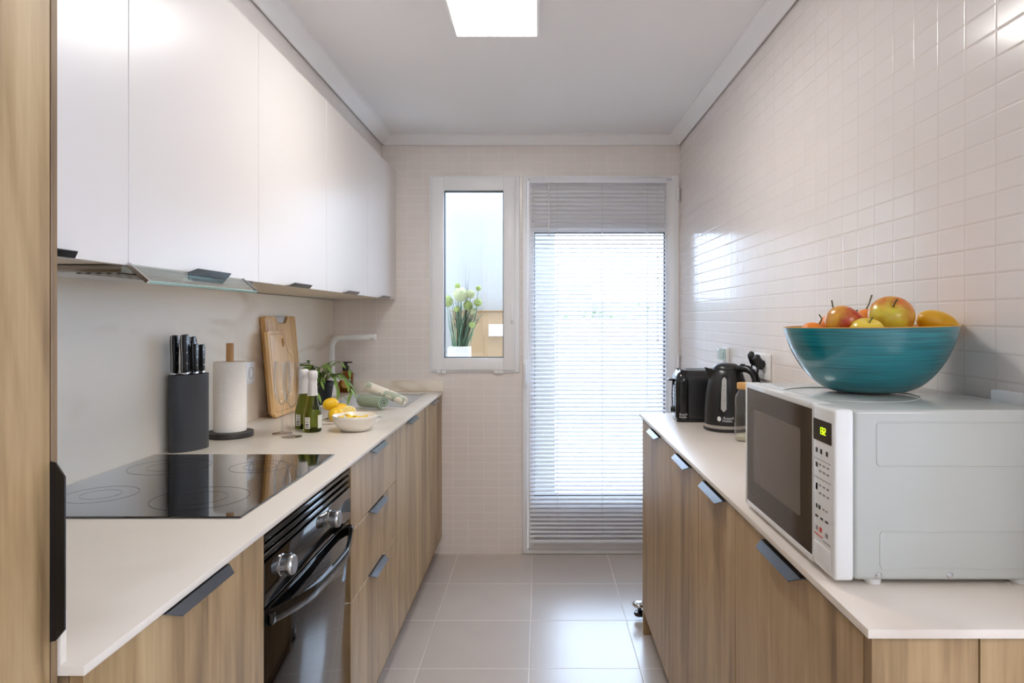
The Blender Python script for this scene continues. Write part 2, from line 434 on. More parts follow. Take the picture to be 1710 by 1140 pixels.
def teal_mat():
    m, nt, p = new_mat('teal_lacquer')
    tc = nt.nodes.new('ShaderNodeTexCoord'); mp = nt.nodes.new('ShaderNodeMapping'); mp.inputs['Scale'].default_value = (9, 9, 620)
    nt.links.new(tc.outputs['Object'], mp.inputs[0])
    n = nt.nodes.new('ShaderNodeTexNoise'); n.inputs['Scale'].default_value = 1.0; n.inputs['Detail'].default_value = 5
    nt.links.new(mp.outputs[0], n.inputs['Vector'])
    cr = nt.nodes.new('ShaderNodeValToRGB'); cr.color_ramp.elements[0].position = .32; cr.color_ramp.elements[0].color = lin((2, 92, 108))+(1,)
    cr.color_ramp.elements[1].position = .72; cr.color_ramp.elements[1].color = lin((26, 148, 160))+(1,)
    nt.links.new(n.outputs['Fac'], cr.inputs[0]); nt.links.new(cr.outputs[0], p.inputs['Base Color'])
    setp(p, roughness=.28, coat_weight=1.0, coat_roughness=.06)
    return m
M['teal'] = teal_mat()

def apple_mat(name, base, blush, thr, seed):
    m, nt, p = new_mat(name)
    tc = nt.nodes.new('ShaderNodeTexCoord')
    mp = nt.nodes.new('ShaderNodeMapping'); mp.inputs['Location'].default_value = (seed, seed*2, 0); mp.inputs['Scale'].default_value = (16, 16, 9)
    nt.links.new(tc.outputs['Object'], mp.inputs[0])
    n = nt.nodes.new('ShaderNodeTexNoise'); n.inputs['Scale'].default_value = 1.0; n.inputs['Detail'].default_value = 3; nt.links.new(mp.outputs[0], n.inputs['Vector'])
    mr = nt.nodes.new('ShaderNodeMapRange'); mr.inputs[1].default_value = thr-.1; mr.inputs[2].default_value = thr+.12; nt.links.new(n.outputs['Fac'], mr.inputs[0])
    n2 = nt.nodes.new('ShaderNodeTexNoise'); n2.inputs['Scale'].default_value = 160; n2.inputs['Detail'].default_value = 2; nt.links.new(tc.outputs['Object'], n2.inputs['Vector'])
    f = math_n(nt, 'MULTIPLY', mr.outputs[0], math_n(nt, 'ADD', .72, math_n(nt, 'MULTIPLY', n2.outputs['Fac'], .5)))
    mx = nt.nodes.new('ShaderNodeMix'); mx.data_type = 'RGBA'; mx.inputs[6].default_value = lin(base)+(1,); mx.inputs[7].default_value = lin(blush)+(1,)
    nt.links.new(f, mx.inputs[0]); nt.links.new(mx.outputs[2], p.inputs['Base Color']); setp(p, roughness=.25)
    return m
M['apple_red'] = apple_mat('red_apple_skin', (224, 176, 60), (172, 52, 30), .44, 1.3)
M['apple_yellow'] = apple_mat('yellow_apple_skin', (228, 200, 62), (222, 150, 66), .62, 4.1)
M['apple_blush'] = apple_mat('blushed_apple_skin', (212, 196, 64), (206, 112, 56), .5, 7.7)

def towel_leaf_mat():
    m, nt, p = new_mat('leaf_print_towel')
    tc = nt.nodes.new('ShaderNodeTexCoord')
    v = nt.nodes.new('ShaderNodeTexNoise'); v.inputs['Scale'].default_value = 26; v.inputs['Detail'].default_value = 1; nt.links.new(tc.outputs['Object'], v.inputs['Vector'])
    cr = nt.nodes.new('ShaderNodeValToRGB'); cr.color_ramp.elements[0].position = .53; cr.color_ramp.elements[0].color = lin((238, 230, 214))+(1,)
    cr.color_ramp.elements[1].position = .58; cr.color_ramp.elements[1].color = lin((176, 184, 164))+(1,)
    nt.links.new(v.outputs['Fac'], cr.inputs[0]); nt.links.new(cr.outputs[0], p.inputs['Base Color'])
    n = nt.nodes.new('ShaderNodeTexNoise'); n.inputs['Scale'].default_value = 420; nt.links.new(tc.outputs['Object'], n.inputs['Vector'])
    b = nt.nodes.new('ShaderNodeBump'); b.inputs['Strength'].default_value = .4; b.inputs['Distance'].default_value = .002
    nt.links.new(n.outputs['Fac'], b.inputs['Height']); nt.links.new(b.outputs['Normal'], p.inputs['Normal']); setp(p, roughness=.9)
    return m
M['towelleaf'] = towel_leaf_mat()

def paper_emboss():
    m = M['paper']; nt = m.node_tree; p = nt.nodes['Principled BSDF']
    tc = nt.nodes.new('ShaderNodeTexCoord')
    v = nt.nodes.new('ShaderNodeTexVoronoi'); v.inputs['Scale'].default_value = 22; nt.links.new(tc.outputs['Object'], v.inputs['Vector'])
    s = math_n(nt, 'SINE', math_n(nt, 'MULTIPLY', v.outputs['Distance'], 45.0))
    b = nt.nodes.new('ShaderNodeBump'); b.inputs['Strength'].default_value = .25; b.inputs['Distance'].default_value = .0006
    nt.links.new(s, b.inputs['Height']); nt.links.new(b.outputs['Normal'], p.inputs['Normal'])
paper_emboss()

def filter_mat():
    m, nt, p = new_mat('hood_filter_mesh')
    g = nt.nodes.new('ShaderNodeNewGeometry'); w_ = nt.nodes.new('ShaderNodeTexWave'); w_.inputs['Scale'].default_value = 9; w_.bands_direction = 'Y'
    w2 = nt.nodes.new('ShaderNodeTexWave'); w2.inputs['Scale'].default_value = 16; w2.bands_direction = 'X'
    nt.links.new(g.outputs['Position'], w_.inputs['Vector']); nt.links.new(g.outputs['Position'], w2.inputs['Vector'])
    f = math_n(nt, 'MULTIPLY', w_.outputs['Fac'], w2.outputs['Fac'])
    cr = nt.nodes.new('ShaderNodeValToRGB'); cr.color_ramp.elements[0].color = lin((70, 64, 56))+(1,); cr.color_ramp.elements[1].color = lin((216, 206, 190))+(1,)
    nt.links.new(f, cr.inputs[0]); nt.links.new(cr.outputs[0], p.inputs['Base Color']); setp(p, roughness=.4, metallic=.6)
    return m
M['filter'] = filter_mat()

setp(M['floor'].node_tree.nodes['Principled BSDF'], coat_weight=.3, coat_roughness=.26)
# ------------------------------------------------------------------ the room
XL, XR, YF, ZC = -1.145, .7775, -2.6, 2.297
XS = -.8646           # soffit plane above the wall cabinets
b = MB().box(XL-.15, XR+.15, YF-.15, YB+.16, -.12, 0).box(XR+.15, 3.0, YF-.15, .93, -.12, 0); struct('floor', b, M['floor'])
b = MB().box(XL-.15, XR+.15, YF-.15, YB+.16, ZC, ZC+.15).box(XR+.15, 3.0, YF-.15, .93, ZC, ZC+.15); struct('ceiling', b, M['ceil'])
b = MB().box(XR, XR+.15, .785, YB+.16, 0, ZC); struct('wall_right', b, M['tile_right'])
b = MB().box(XR, 3.0, .780, .7848, 0, ZC).box(2.85, 3.0, YF, -1.9, 0, ZC).box(2.85, 3.0, .4, .78, 0, ZC).box(2.85, 3.0, -1.9, .4, 0, .85).box(2.85, 3.0, -1.9, .4, 2.15, ZC); struct('wall_side', b, M['plaster'])
b = MB()
for a in ((-1.9, -1.84, .85, 2.15), (.34, .4, .85, 2.15), (-.78, -.72, .91, 2.09), (-1.84, .34, .85, .91), (-1.84, .34, 2.09, 2.15)): b.box(2.88, 2.94, a[0], a[1], a[2], a[3], .003)
struct('window_2', b, M['pvc'], label='white window of the adjoining room, behind the camera')
b = MB().box(XL-.15, XL, YF, YB+.16, 0, ZC); struct('wall_left', b, M['plaster'])
b = MB().box(XL-.15, 3.0, YF-.15, YF, 0, ZC); struct('wall_front', b, M['plaster'])
# back wall with the window and door openings cut out
WX0, WX1, WZ0, WZ1 = -.604, -.1056, .998, 2.084
DX0, DX1, DZ1 = -.0924, .769, 2.084
b = MB()
b.box(XL, WX0, YB, YB+.16, 0, ZC); b.box(WX0, WX1, YB, YB+.16, 0, WZ0); b.box(WX0, XR, YB, YB+.16, WZ1, ZC)
b.box(WX1, DX0, YB, YB+.16, 0, WZ1); b.box(DX1, XR, YB, YB+.16, 0, WZ1)
struct('wall_back', b, M['tile_back'])
# soffit over the wall cabinets
b = MB().box(XL, XS, .40, YB, 2.1095, ZC); struct('trim_1', b, M['white'], label='white filler panel between the wall cabinets and the ceiling cornice')
# cornice: stepped cove swept along a line
prof = [(0, 0), (.006, 0), (.009, .004), (.020, .012), (.034, .022), (.044, .034), (.048, .036), (.052, .040), (.060, .042), (.060, .0475), (0, .0475)]
def cornice(name, axis, pos, sgn, a0, a1, inset0, inset1, label):
    b = MB(); n = len(prof); A = []; B = []
    z0 = 2.2495
    for d, h in prof:
        dd = d+.0055
        if axis == 'y':
            A.append((pos+sgn*dd, a0+inset0*d, z0+h)); B.append((pos+sgn*dd, a1-inset1*d, z0+h))
        else:
            A.append((a0+inset0*d, pos+sgn*dd, z0+h)); B.append((a1-inset1*d, pos+sgn*dd, z0+h))
    b.raw(A+B, [tuple(range(n)), tuple(range(2*n-1, n-1, -1))]+[(i, n+i, n+(i+1) % n, (i+1) % n) for i in range(n)])
    bmesh.ops.recalc_face_normals(b.bm, faces=b.bm.faces[:])
    struct(name, b, M['cornice'], label=label, ang=25)
cornice('trim_2', 'y', XS, 1, .40, YB, 0, 1, 'white plaster cornice above the wall cabinets')
cornice('trim_3', 'y', XR, -1, .785, YB, 0, 1, 'white plaster cornice above the right tiled wall')
cornice('trim_4', 'x', YB, -1, XS, XR, 1, 1, 'white plaster cornice above the window and door')

# window ------------------------------------------------------------------
def ring(b, x0, x1, z0, z1, wl, wr, wb, wt, y0, y1, bev=.003):
    b.box(x0, x0+wl, y0, y1, z0, z1, bev); b.box(x1-wr, x1, y0, y1, z0, z1, bev)
    b.box(x0+wl-.001, x1-wr+.001, y0, y1, z0, z0+wb, bev); b.box(x0+wl-.001, x1-wr+.001, y0, y1, z1-wt, z1, bev)
win = thing('window_1', 'narrow white pvc window over the sink end of the worktop', 'window', ((WX0+WX1)/2, YB, WZ0)); win['kind'] = 'structure'
b = MB(); ring(b, WX0+.001, WX1-.001, WZ0+.001, WZ1-.001, .022, .026, .022, .014, YB-.008, YB+.06); obj('window_frame', b, M['pvc'], win)
SX0, SX1, SZ0, SZ1 = -.587, -.132, 1.0146, 2.0706
GX0, GX1, GZ0, GZ1 = -.521, -.195, H-.218, H+.6996
b = MB(); ring(b, SX0, SX1, SZ0, SZ1, GX0-SX0, SX1-GX1, GZ0-SZ0, SZ1-GZ1, YB-.026, YB+.04, .004); obj('window_sash', b, M['pvc'], win)
b = MB(); ring(b, GX0-.001, GX1+.001, GZ0-.001, GZ1+.001, .0045, .0045, .0045, .0045, YB-.012, YB+.03, 0); obj('window_gasket', b, M['gasket'], win)
b = MB().box(GX0+.002, GX1-.002, YB+.008, YB+.012, GZ0+.002, GZ1-.002); obj('window_pane', b, M['pane'], win)
b = MB().box(-.155, -.139, YB-.033, YB-.026, 1.30, 1.385, .003); b.tube([(-.147, YB-.03, 1.365), (-.147, YB-.058, 1.365), (-.147, YB-.06, 1.36), (-.147, YB-.06, 1.285)], [.007, .007, .0075, .0065], 10)
obj('window_handle', b, M['pvc'], win)
for hx in (-.534, -.222):
    b = MB().box(hx-.026, hx-.0012, YB-.022, YB-.009, WZ0+.002-.004, WZ0+.0165, .002); b.box(hx+.0012, hx+.026, YB-.022, YB-.009, WZ0-.002, WZ0+.0165, .002)
    obj('window_hinge', b, M['pvc'], win)

# balcony door ------------------------------------------------------------
door = thing('door_1', 'white pvc balcony door with a tall glass pane behind the slatted blind', 'door', ((DX0+DX1)/2, YB, 0)); door['kind'] = 'structure'
b = MB(); ring(b, DX0+.001, DX1-.001, .002, DZ1-.001, .030, .036, .022, .022, YB-.008, YB+.07); obj('door_frame', b, M['pvc'], door)
LX0, LX1, LZ0, LZ1 = -.060, .752, .030, 2.055
PX0, PX1, PZ0, PZ1 = -.026, .693, .3186, 1.770
b = MB(); ring(b, LX0, LX1, LZ0, LZ1, PX0-LX0, LX1-PX1, .045, .05, YB-.012, YB+.045, .003)
b.box(PX0, PX1, YB-.010, YB+.045, PZ0-.028, PZ0, .003); b.box(PX0, PX1, YB-.010, YB+.045, PZ1, PZ1+.045, .003)
obj('door_sash', b, M['pvc'], door)
b = MB().box(PX0, PX1, YB+.006, YB+.03, .074, PZ0-.026)
for px in (.12, .46): b.box(px, px+.16, YB-.001, YB+.008, .115, .255, .004)
obj('door_lower_panel', b, M['pvc'], door)
b = MB().box(PX0, PX1, YB+.006, YB+.03, PZ1+.044, LZ1-.048); obj('door_upper_panel', b, M['pvc'], door)
b = MB(); ring(b, PX0-.001, PX1+.001, PZ0-.001, PZ1+.001, .005, .005, .005, .005, YB-.004, YB+.03, 0); obj('door_gasket', b, M['gasket'], door)
b = MB().box(PX0+.003, PX1-.003, YB+.012, YB+.016, PZ0+.003, PZ1-.003); obj('door_pane', b, M['pane'], door)
b = MB().box(-.088, -.064, YB-.022, YB-.009, .925, 1.075, .004); b.tube([(-.076, YB-.018, 1.05), (-.076, YB-.05, 1.05), (-.076, YB-.054, 1.045), (-.076, YB-.054, .945)], [.009, .009, .0095, .008], 10)
obj('door_handle', b, M['pvc'], door)
for z in (1.975, 1.062):
    b = MB()
    b.lathe([(0, -.035), (.0075, -.035), (.0075, -.001), (.0055, -.001), (.0055, .001), (.0075, .001), (.0075, .035), (0, .035)], 14, (.763, YB-.017, z))
    obj('door_hinge', b, M['pvc'], door)

# venetian blind ----------------------------------------------------------
blind = thing('venetian_blind', 'white aluminium slatted blind hanging down the balcony door', 'blind', (.335, YB-.04, .10))
bx0, bx1, by = -.048, .693, YB-.045
zt, zb = H+.738, .085
b = MB().box(bx0-.002, bx1+.002, by-.014, by+.014, zt-.006, zt+.022, .002); obj('headrail', b, M['blind'], blind)
b = MB(); ns = 85; tilt = math.radians(23)
for i in range(ns):
    zc = zt-.018-(zt-.03-zb-.02)*i/(ns-1)
    vs_, fs = [], []
    for k in range(5):
        u = -.0125+.025*k/4; arch = .0018*(1-(u/.0125)**2)
        yy = by+u*math.cos(tilt); zz = zc+u*math.sin(tilt)+arch
        vs_ += [(bx0, yy, zz), (bx1, yy, zz)]
    vs_ += [(x, y_, z_-.0005) for x, y_, z_ in vs_]
    for k in range(4):
        a = 2*k; fs.append((a, a+1, a+3, a+2)); fs.append((a+10, a+12, a+13, a+11))
    fs += [(0, 10, 11, 1), (8, 9, 19, 18)]
    b.raw(vs_, fs)
bmesh.ops.recalc_face_normals(b.bm, faces=b.bm.faces[:])
obj('slats', b, M['blind'], blind)
b = MB().box(bx0, bx1, by-.012, by+.012, zb-.008, zb+.008, .003); obj('bottom_rail', b, M['blind'], blind)
for cx in (.100, .345, .590):
    b = MB()
    for dy in (-.0135, .0135): b.tube([(cx, by+dy, zt), (cx, by+dy, zb)], .0009, 6)
    obj('ladder_cord', b, M['cord'], blind)
b = MB().tube([(.053, by-.02, zt), (.053, by-.02, zt-.29)], .003, 8); obj('tilt_wand', b, M['cord'], blind)
b = MB().tube([(.643, by-.02, zt), (.643, by-.02, H-.13)], .0011, 6)
for z in (H+.33, H+.215, H-.12): b.lathe([(0, -.007), (.005, -.006), (.0035, .006), (0, .008)], 10, (.643, by-.02, z))
obj('pull_cord', b, M['cord'], blind)
for hx in (.02, .64): 
    b = MB().box(hx-.012, hx+.012, YB-.032, YB-.013, zt+.022, zt+.028, .001); obj('bracket', b, M['steel'], blind)

# ------------------------------------------------------------------ outside: terrace seen through the glass
b = MB().box(-6, 7, YB+.16, 14, -.14, -.03); struct('floor_terrace', b, M['terrace'], label='pale tiled terrace floor outside the door')
b = MB().box(-3.0, .115, 4.95, 5.15, -.03, 2.9); struct('wall_terrace', b, M['render'], label='white rendered wall outside the window')
b = MB().box(-6, 7, 9.1, 9.3, -.03, 1.30, .01); struct('wall_parapet', b, M['render'], label='low white parapet at the far edge of the terrace')
b = MB().box(-1.2, -.095, YB+.161, YB+.40, .955, .985, .005); struct('window_sill', b, M['render'], label='white outer sill below the window')
b = MB().box(-6, 7, 12.0, 12.4, -.1, 1.62, .02); b.box(.25, .85, 11.0, 11.9, -.1, 1.85, .02)
struct('wall_neighbour', b, M['render'], label='pale neighbouring wall beyond the parapet')
b = MB()
for i in range(900):
    c = Vector((random.uniform(-5, 6.5), random.uniform(9.5, 10.1), random.uniform(.7, 1.42)+.1*math.sin(i)))
    d = Vector((random.gauss(0, 1), random.gauss(0, 1), random.gauss(0, 1))).normalized(); e = d.orthogonal().normalized()
    l = random.uniform(.05, .1); q = d.cross(e)
    b.raw([c-e*l*.5, c+d*l, c+e*l*.5, c-d*l, c+q*.004], [(0, 1, 4), (1, 2, 4), (2, 3, 4), (3, 0, 4)])
b.box(-5, 6.5, 9.6, 10.0, 0, .8)
o = obj('hedge', b, M['hedge']); tag(o, 'low green hedge beyond the terrace parapet', 'hedge'); o['kind'] = 'stuff'
cab = thing('storage_cupboard', 'tan storage cupboard against the white terrace wall, seen through the window', 'cupboard', (-.35, 4.78, -.03))
b = MB().box(-.585, -.12, 4.62, 4.93, -.03, 1.345, .003); obj('body', b, M['tan'], cab)
b = MB().box(-.60, -.105, 4.61, 4.935, 1.345, 1.353, .002); obj('top', b, M['tan'], cab)
o = obj('switch_box', MB().box(-.336, -.240, 4.585, 4.6195, H-.121, H-.041, .004), M['socket']); tag(o, 'small white box on the front of the tan cupboard outside the window', 'switch box')
tb = thing('patio_table', 'small white metal side table standing out on the terrace', 'table', (.06, 5.45, -.03))
b = MB().box(-.02, .34, 5.28, 5.62, .335, .350, .004); obj('tabletop', b, M['pvc'], tb)
for x, y in ((.0, 5.30), (.0, 5.60), (.32, 5.30), (.32, 5.60)):
    obj('leg', MB().tube([(x, y, -.03), (x, y, .336)], .008, 8), M['pvc'], tb)

# grass-and-allium arrangement on the outer sill
pc = Vector((-.470, 4.06, .985))
pl = thing('potted_grass', 'artificial grass with pale globe flowers in a white pot outside the window', 'plant', pc)
b = MB().box(-.064, .064, -.060, .060, .001, .146, .006)
obj('pot', b, M['ceramic'], pl, world=False)
b = MB()
def blade(b, base, tip, wid, bend, n=8):
    base, tip = Vector(base), Vector(tip); d = tip-base; side = Vector((d.y, -d.x, 0))
    side = (Vector((1, .3, 0)) if side.length < 1e-3 else side.normalized()); side = (side+Vector((.8, 0, 0))).normalized()
    pts = []
    for i in range(n+1):
        t = i/n; p = base+Vector((d.x*t**bend, d.y*t**bend, d.z*(t if bend < 1.8 else (1.0-(1-t)**1.6)))); w_ = wid*(1-t)**.7*.5+.0004
        pts += [p-side*w_, p+side*w_]
    fs = [(2*i, 2*i+1, 2*i+3, 2*i+2) for i in range(n)]
    b.raw(pts, fs); b.raw([p+Vector((0, .0008, 0)) for p in pts], [f[::-1] for f in fs])
for i in range(46):
    a = random.uniform(0, 6.28); r = random.uniform(0, .045)
    h = random.uniform(.12, .34)
    blade(b, (r*math.cos(a), r*math.sin(a), .135), (r*math.cos(a)*2+random.uniform(-.03, .07), r*math.sin(a)*1.5, .135+h), random.uniform(.006, .011), 1.3)
obj('grass_blades', b, M['grassleaf'], pl, world=False)
b = MB()
for i in range(60):
    a = random.uniform(-1.2, 1.2); r = random.uniform(0, .03); L = random.uniform(.08, .26)
    if i % 4 == 0: L = -random.uniform(.02, .12)
    blade(b, (random.uniform(-.02, .05), r, .135), (L*math.cos(a*.6), L*math.sin(a)*.5, .135+random.uniform(.16, .34)), .0075, 2.3, 12)
for k in range(5): blade(b, (.03, 0, .14), (.03+random.uniform(-.02, .03), 0, .135+random.uniform(.34, .50)), .0055, 1.2, 8)
obj('thin_grass', b, M['grassthin'], pl, world=False)
def pos_l(x, y, Y=4.06): return P(x, y, Y)-pc
for (x, y, r, m, k) in ((769, 492, 13.5, 'allium', 'flower_head'), (786, 491, 8, 'allium', 'flower_head'), (764, 477, 5.5, 'alliumgreen', 'pompon_flower'), (799, 481, 5, 'alliumgreen', 'pompon_flower'),
                        (746, 503, 11, 'alliumgreen', 'pompon_flower'), (763, 516, 5.5, 'alliumgreen', 'pompon_flower'), (798, 505, 7.5, 'alliumgreen', 'pompon_flower'), (781, 510, 9, 'alliumgreen', 'pompon_flower'), (790, 520, 7, 'allium', 'flower_head'), (788, 542, 6, 'alliumgreen', 'pompon_flower')):
    c = pos_l(x, y, 4.06-.02*random.random()); R = r*4.06/F; b = MB()
    b.sphere(c, R*.8, 14, 10)
    for i in range(90):
        g = math.pi*(3-5**.5)*i; zz = 1-2*(i+.5)/90; rr = math.sqrt(1-zz*zz); d = Vector((rr*math.cos(g), rr*math.sin(g), zz))
        e = d.orthogonal().normalized()*R*.14; f_ = d.cross(e)
        b.raw([c+d*R*.75+e, c+d*R*.75-e*.5+f_, c+d*R*.75-e*.5-f_, c+d*R*random.uniform(.92, 1.08)], [(0, 1, 3), (1, 2, 3), (2, 0, 3)])
    o = obj(k, b, M[m], pl, world=False)
    obj('stem', MB().tube([(c.x*.5, 0, .13), (c.x*.8, c.y*.5, (.13+c.z)/2), c], .0022, 6), M['grassleaf'], o, world=False)

# ------------------------------------------------------------------ ceiling lights
def led_panel(name, label, x0, x1, y0, y1, m):
    t = thing(name, label, 'light', ((x0+x1)/2, (y0+y1)/2, ZC-.012))
    b = MB(); 
    for a in ((x0, x0+.01, y0, y1), (x1-.01, x1, y0, y1), (x0+.01, x1-.01, y0, y0+.01), (x0+.01, x1-.01, y1-.01, y1)): b.box(a[0], a[1], a[2], a[3], ZC-.012, ZC-.0005, .001)
    obj('frame', b, M['pvc'], t)
    obj('diffuser', MB().box(x0+.01, x1-.01, y0+.01, y1-.01, ZC-.0105, ZC-.002), m, t)
led_panel('ceiling_light', 'square-edged white LED panel glowing on the kitchen ceiling', -.296, .002, 1.80, 2.412, M['panel'])
led_panel('ceiling_light', 'LED panel on the ceiling of the room behind the camera', .7, 1.6, -1.4, -.5, M['hallpanel'])  # added out of view to fill the kitchen with light

# ------------------------------------------------------------------ handles
def handle(parent, mp, m, Li=.1, Lo=.083, prof=((-.002, 0), (.008, 0), (.023, -.0095)), th=.0018):
    """mp maps (u outward, l along, w up) to world"""
    b = MB(); n = len(prof); Ls = [Li, Li-.002, Lo]
    top = []; bot = []
    nrm = [(0, 1), (.25, .97), (.53, .85)]
    for (u, w_), L, (nu, nw) in zip(prof, Ls, nrm):
        for s in (-1, 1):
            top.append(mp(u, s*L, w_)); bot.append(mp(u-nu*th, s*L, w_-nw*th))
    V = top+bot; o2 = 2*n; fs = []
    for k in range(n-1):
        a = 2*k; fs.append((a, a+1, a+3, a+2)); fs.append((o2+a, o2+a+2, o2+a+3, o2+a+1))
        fs.append((a, a+2, o2+a+2, o2+a)); fs.append((a+1, o2+a+1, o2+a+3, a+3))
    fs.append((0, o2, o2+1, 1)); fs.append((2*n-2, 2*n-1, o2+2*n-1, o2+2*n-2))
    b.raw([tuple(v) for v in V], fs); bmesh.ops.recalc_face_normals(b.bm, faces=b.bm.faces[:])
    return obj('handle', b, m, parent, ang=20)

XF, XF2 = -.5346, .4276     # planes of the base cabinet fronts, left and right
ZTOP, ZBOT = .8815, .0975
G = .0015
def base_unit(name, label, side, y0, y1, fronts, group=None, handle_mat='anod', cat='cabinet'):
    """side -1: left run, +1: right run. fronts: list of (z0, z1, kind)"""
    xf = XF if side < 0 else XF2; xw = XL+.002 if side < 0 else XR-.002
    t = thing(name, label, cat, ((xf+xw)/2, (y0+y1)/2, 0), group=group)
    xin = xf-.019 if side < 0 else xf+.019
    x0, x1 = sorted((xw, xin)); b = MB(); th = .016
    b.box(x0, x1, y0+.0005, y0+th, ZBOT, ZTOP); b.box(x0, x1, y1-th, y1-.0005, ZBOT, ZTOP); b.box(x0, x1, y0+th, y1-th, ZBOT, ZBOT+th)
    xb = (xw, xw+.008) if side < 0 else (xw-.008, xw); b.box(xb[0], xb[1], y0+th, y1-th, ZBOT+th, ZTOP)
    obj('body', b, M['oak_edge'], t)
    for f_ in fronts:
        z0, z1, kind = f_[:3]; fy0, fy1 = f_[3:] if len(f_) > 3 else (y0, y1)
        a0, a1 = sorted((xf, xin+(.001 if side < 0 else -.001)))
        d = obj(kind, MB().box(a0, a1, fy0+G, fy1-G, z0+G, z1-G, .0008, 1), M['oak'], t)
        yc = (fy0+fy1)/2; s = -side
        handle(d, (lambda u, l, w_, yc=yc, z=z1-G, s=s, xf=xf: (xf+s*u, yc+l, z+.0005+w_)), M[handle_mat])
    return t
base_unit('base_cabinet', 'oak base cabinet between the tall cabinet and the oven', -1, .8045, 1.334, [(ZBOT, ZTOP, 'door')])
base_unit('drawer_cabinet', 'oak cabinet with three drawers, right of the oven', -1, 1.948, 2.558, [(.691, ZTOP, 'drawer'), (.489, .691, 'drawer'), (ZBOT, .489, 'drawer')])
base_unit('sink_cabinet', 'oak two-door cabinet under the sink, from the drawers to the back wall', -1, 2.558, YB-.002, [(ZBOT, ZTOP, 'door', 2.558, 3.149), (ZBOT, ZTOP, 'door', 3.149, YB-.002)])
base_unit('base_cabinet', 'wide oak door cabinet at the far end of the right run, nearest the balcony door', 1, 2.20, 2.81, [(ZBOT, ZTOP, 'door')])
base_unit('base_cabinet', 'narrow oak door cabinet on the right, second from the balcony door', 1, 1.837, 2.20, [(ZBOT, ZTOP, 'door')])
base_unit('base_cabinet', 'narrow oak door cabinet on the right, beside the wide one under the microwave', 1, 1.493, 1.837, [(ZBOT, ZTOP, 'door')])
base_unit('base_cabinet', 'wide oak door cabinet on the right under the microwave', 1, .905, 1.493, [(ZBOT, ZTOP, 'door')])
# end panels of the right run
o = obj('end_panel', MB().box(XF2, XR-.003, 2.8115, 2.830, .001, .8895, .0008, 1), M['oak']); tag(o, 'oak panel closing the far end of the right cabinets, down to the floor', 'panel')
o = obj('end_panel', MB().box(XF2+.001, .5670, .884, .9035, .001, .8895, .0008, 1), M['oak']); tag(o, 'oak panel closing the near end of the right cabinets, at the aisle corner', 'panel')
o = obj('end_panel', MB().box(.5690, XR-.003, .884, .9035, .001, .8895, .0008, 1), M['oak']); tag(o, 'oak filler panel at the near end of the right cabinets, next to the tiled wall', 'panel')
# plinths
struct('trim_5', MB().box(-.590, -.575, .795, YB-.002, .001, .0965), M['oak_edge'], label='recessed oak plinth under the left cabinets')
struct('trim_6', MB().box(.480, .495, .905, 2.808, .001, .0965), M['oak_edge'], label='recessed oak plinth under the right cabinets')

# worktops ------------------------------------------------------------------
ZL, ZR = .896, .9027
CX = -.5262
b = MB(); SXa, SXb, SYa, SYb = -1.0, -.605, 3.10, 3.715
def slab_pieces(b, pieces):
    for p_ in pieces: b.box(*p_)
b.box(XL+.0145, CX, .7935, SYa, ZL-.012, ZL, .0015, 2)
b.box(XL+.0145, CX, SYb, YB-.001, ZL-.012, ZL, .0015, 2)
b.box(XL+.0145, SXa, SYa-.002, SYb+.002, ZL-.012, ZL, .0015, 2)
b.box(SXb, CX, SYa-.002, SYb+.002, ZL-.012, ZL, .0015, 2)
wt = obj('worktop', b, M['stone']); tag(wt, 'long cream stone worktop with hob and sink along the left wall', 'worktop')
obj('upstand', MB().box(XL+.0145, -.5262, YB-.0135, YB-.001, ZL+.0003, ZL+.0605, .001), M['slab'], wt)
obj('upstand', MB().box(XL+.0145, -.5535, .7935, .8040, ZL+.0003, ZL+.060, .001), M['stone'], wt)
o = obj('worktop', MB().box(.4185, XR-.001, .872, 2.862, ZR-.012, ZR, .0012, 2), M['stone_r']); tag(o, 'shorter cream stone worktop on the right, carrying microwave and kettle', 'worktop')
bs = obj('backsplash', MB().box(XL+.0005, XL+.0135, .7935, YB-.001, ZL-.01, 1.398), M['slab']); tag(bs, 'cream veined stone panel on the wall between left worktop and wall cabinets', 'backsplash')
XW = XL+.0135

# tall cabinet at the left edge
tc_ = thing('tall_cabinet', 'tall oak cabinet at the left edge with a black vertical handle', 'cabinet', (-.85, .5, 0))
b = MB().box(XL+.002, -.576, .10, .7795, .0975, 2.245); b.box(XL+.002, -.60, .12, .7795, .001, .0975); obj('body', b, M['oak_edge'], tc_)
obj('side_panel', MB().box(XL+.002, -.5555, .7815, .7915, .001, 2.245, .0008, 1), M['oak_edge'], tc_)
d = obj('door', MB().box(-.5745, -.555, .10, .7785, .0975, 2.243, .0008, 1), M['oak'], tc_)
handle(d, lambda u, l, w_: (-.555+u, .7795+w_*.9, 1.0336+l), M['anod_dark'], .103, .086, ((-.002, 0), (.007, 0), (.021, -.006)))

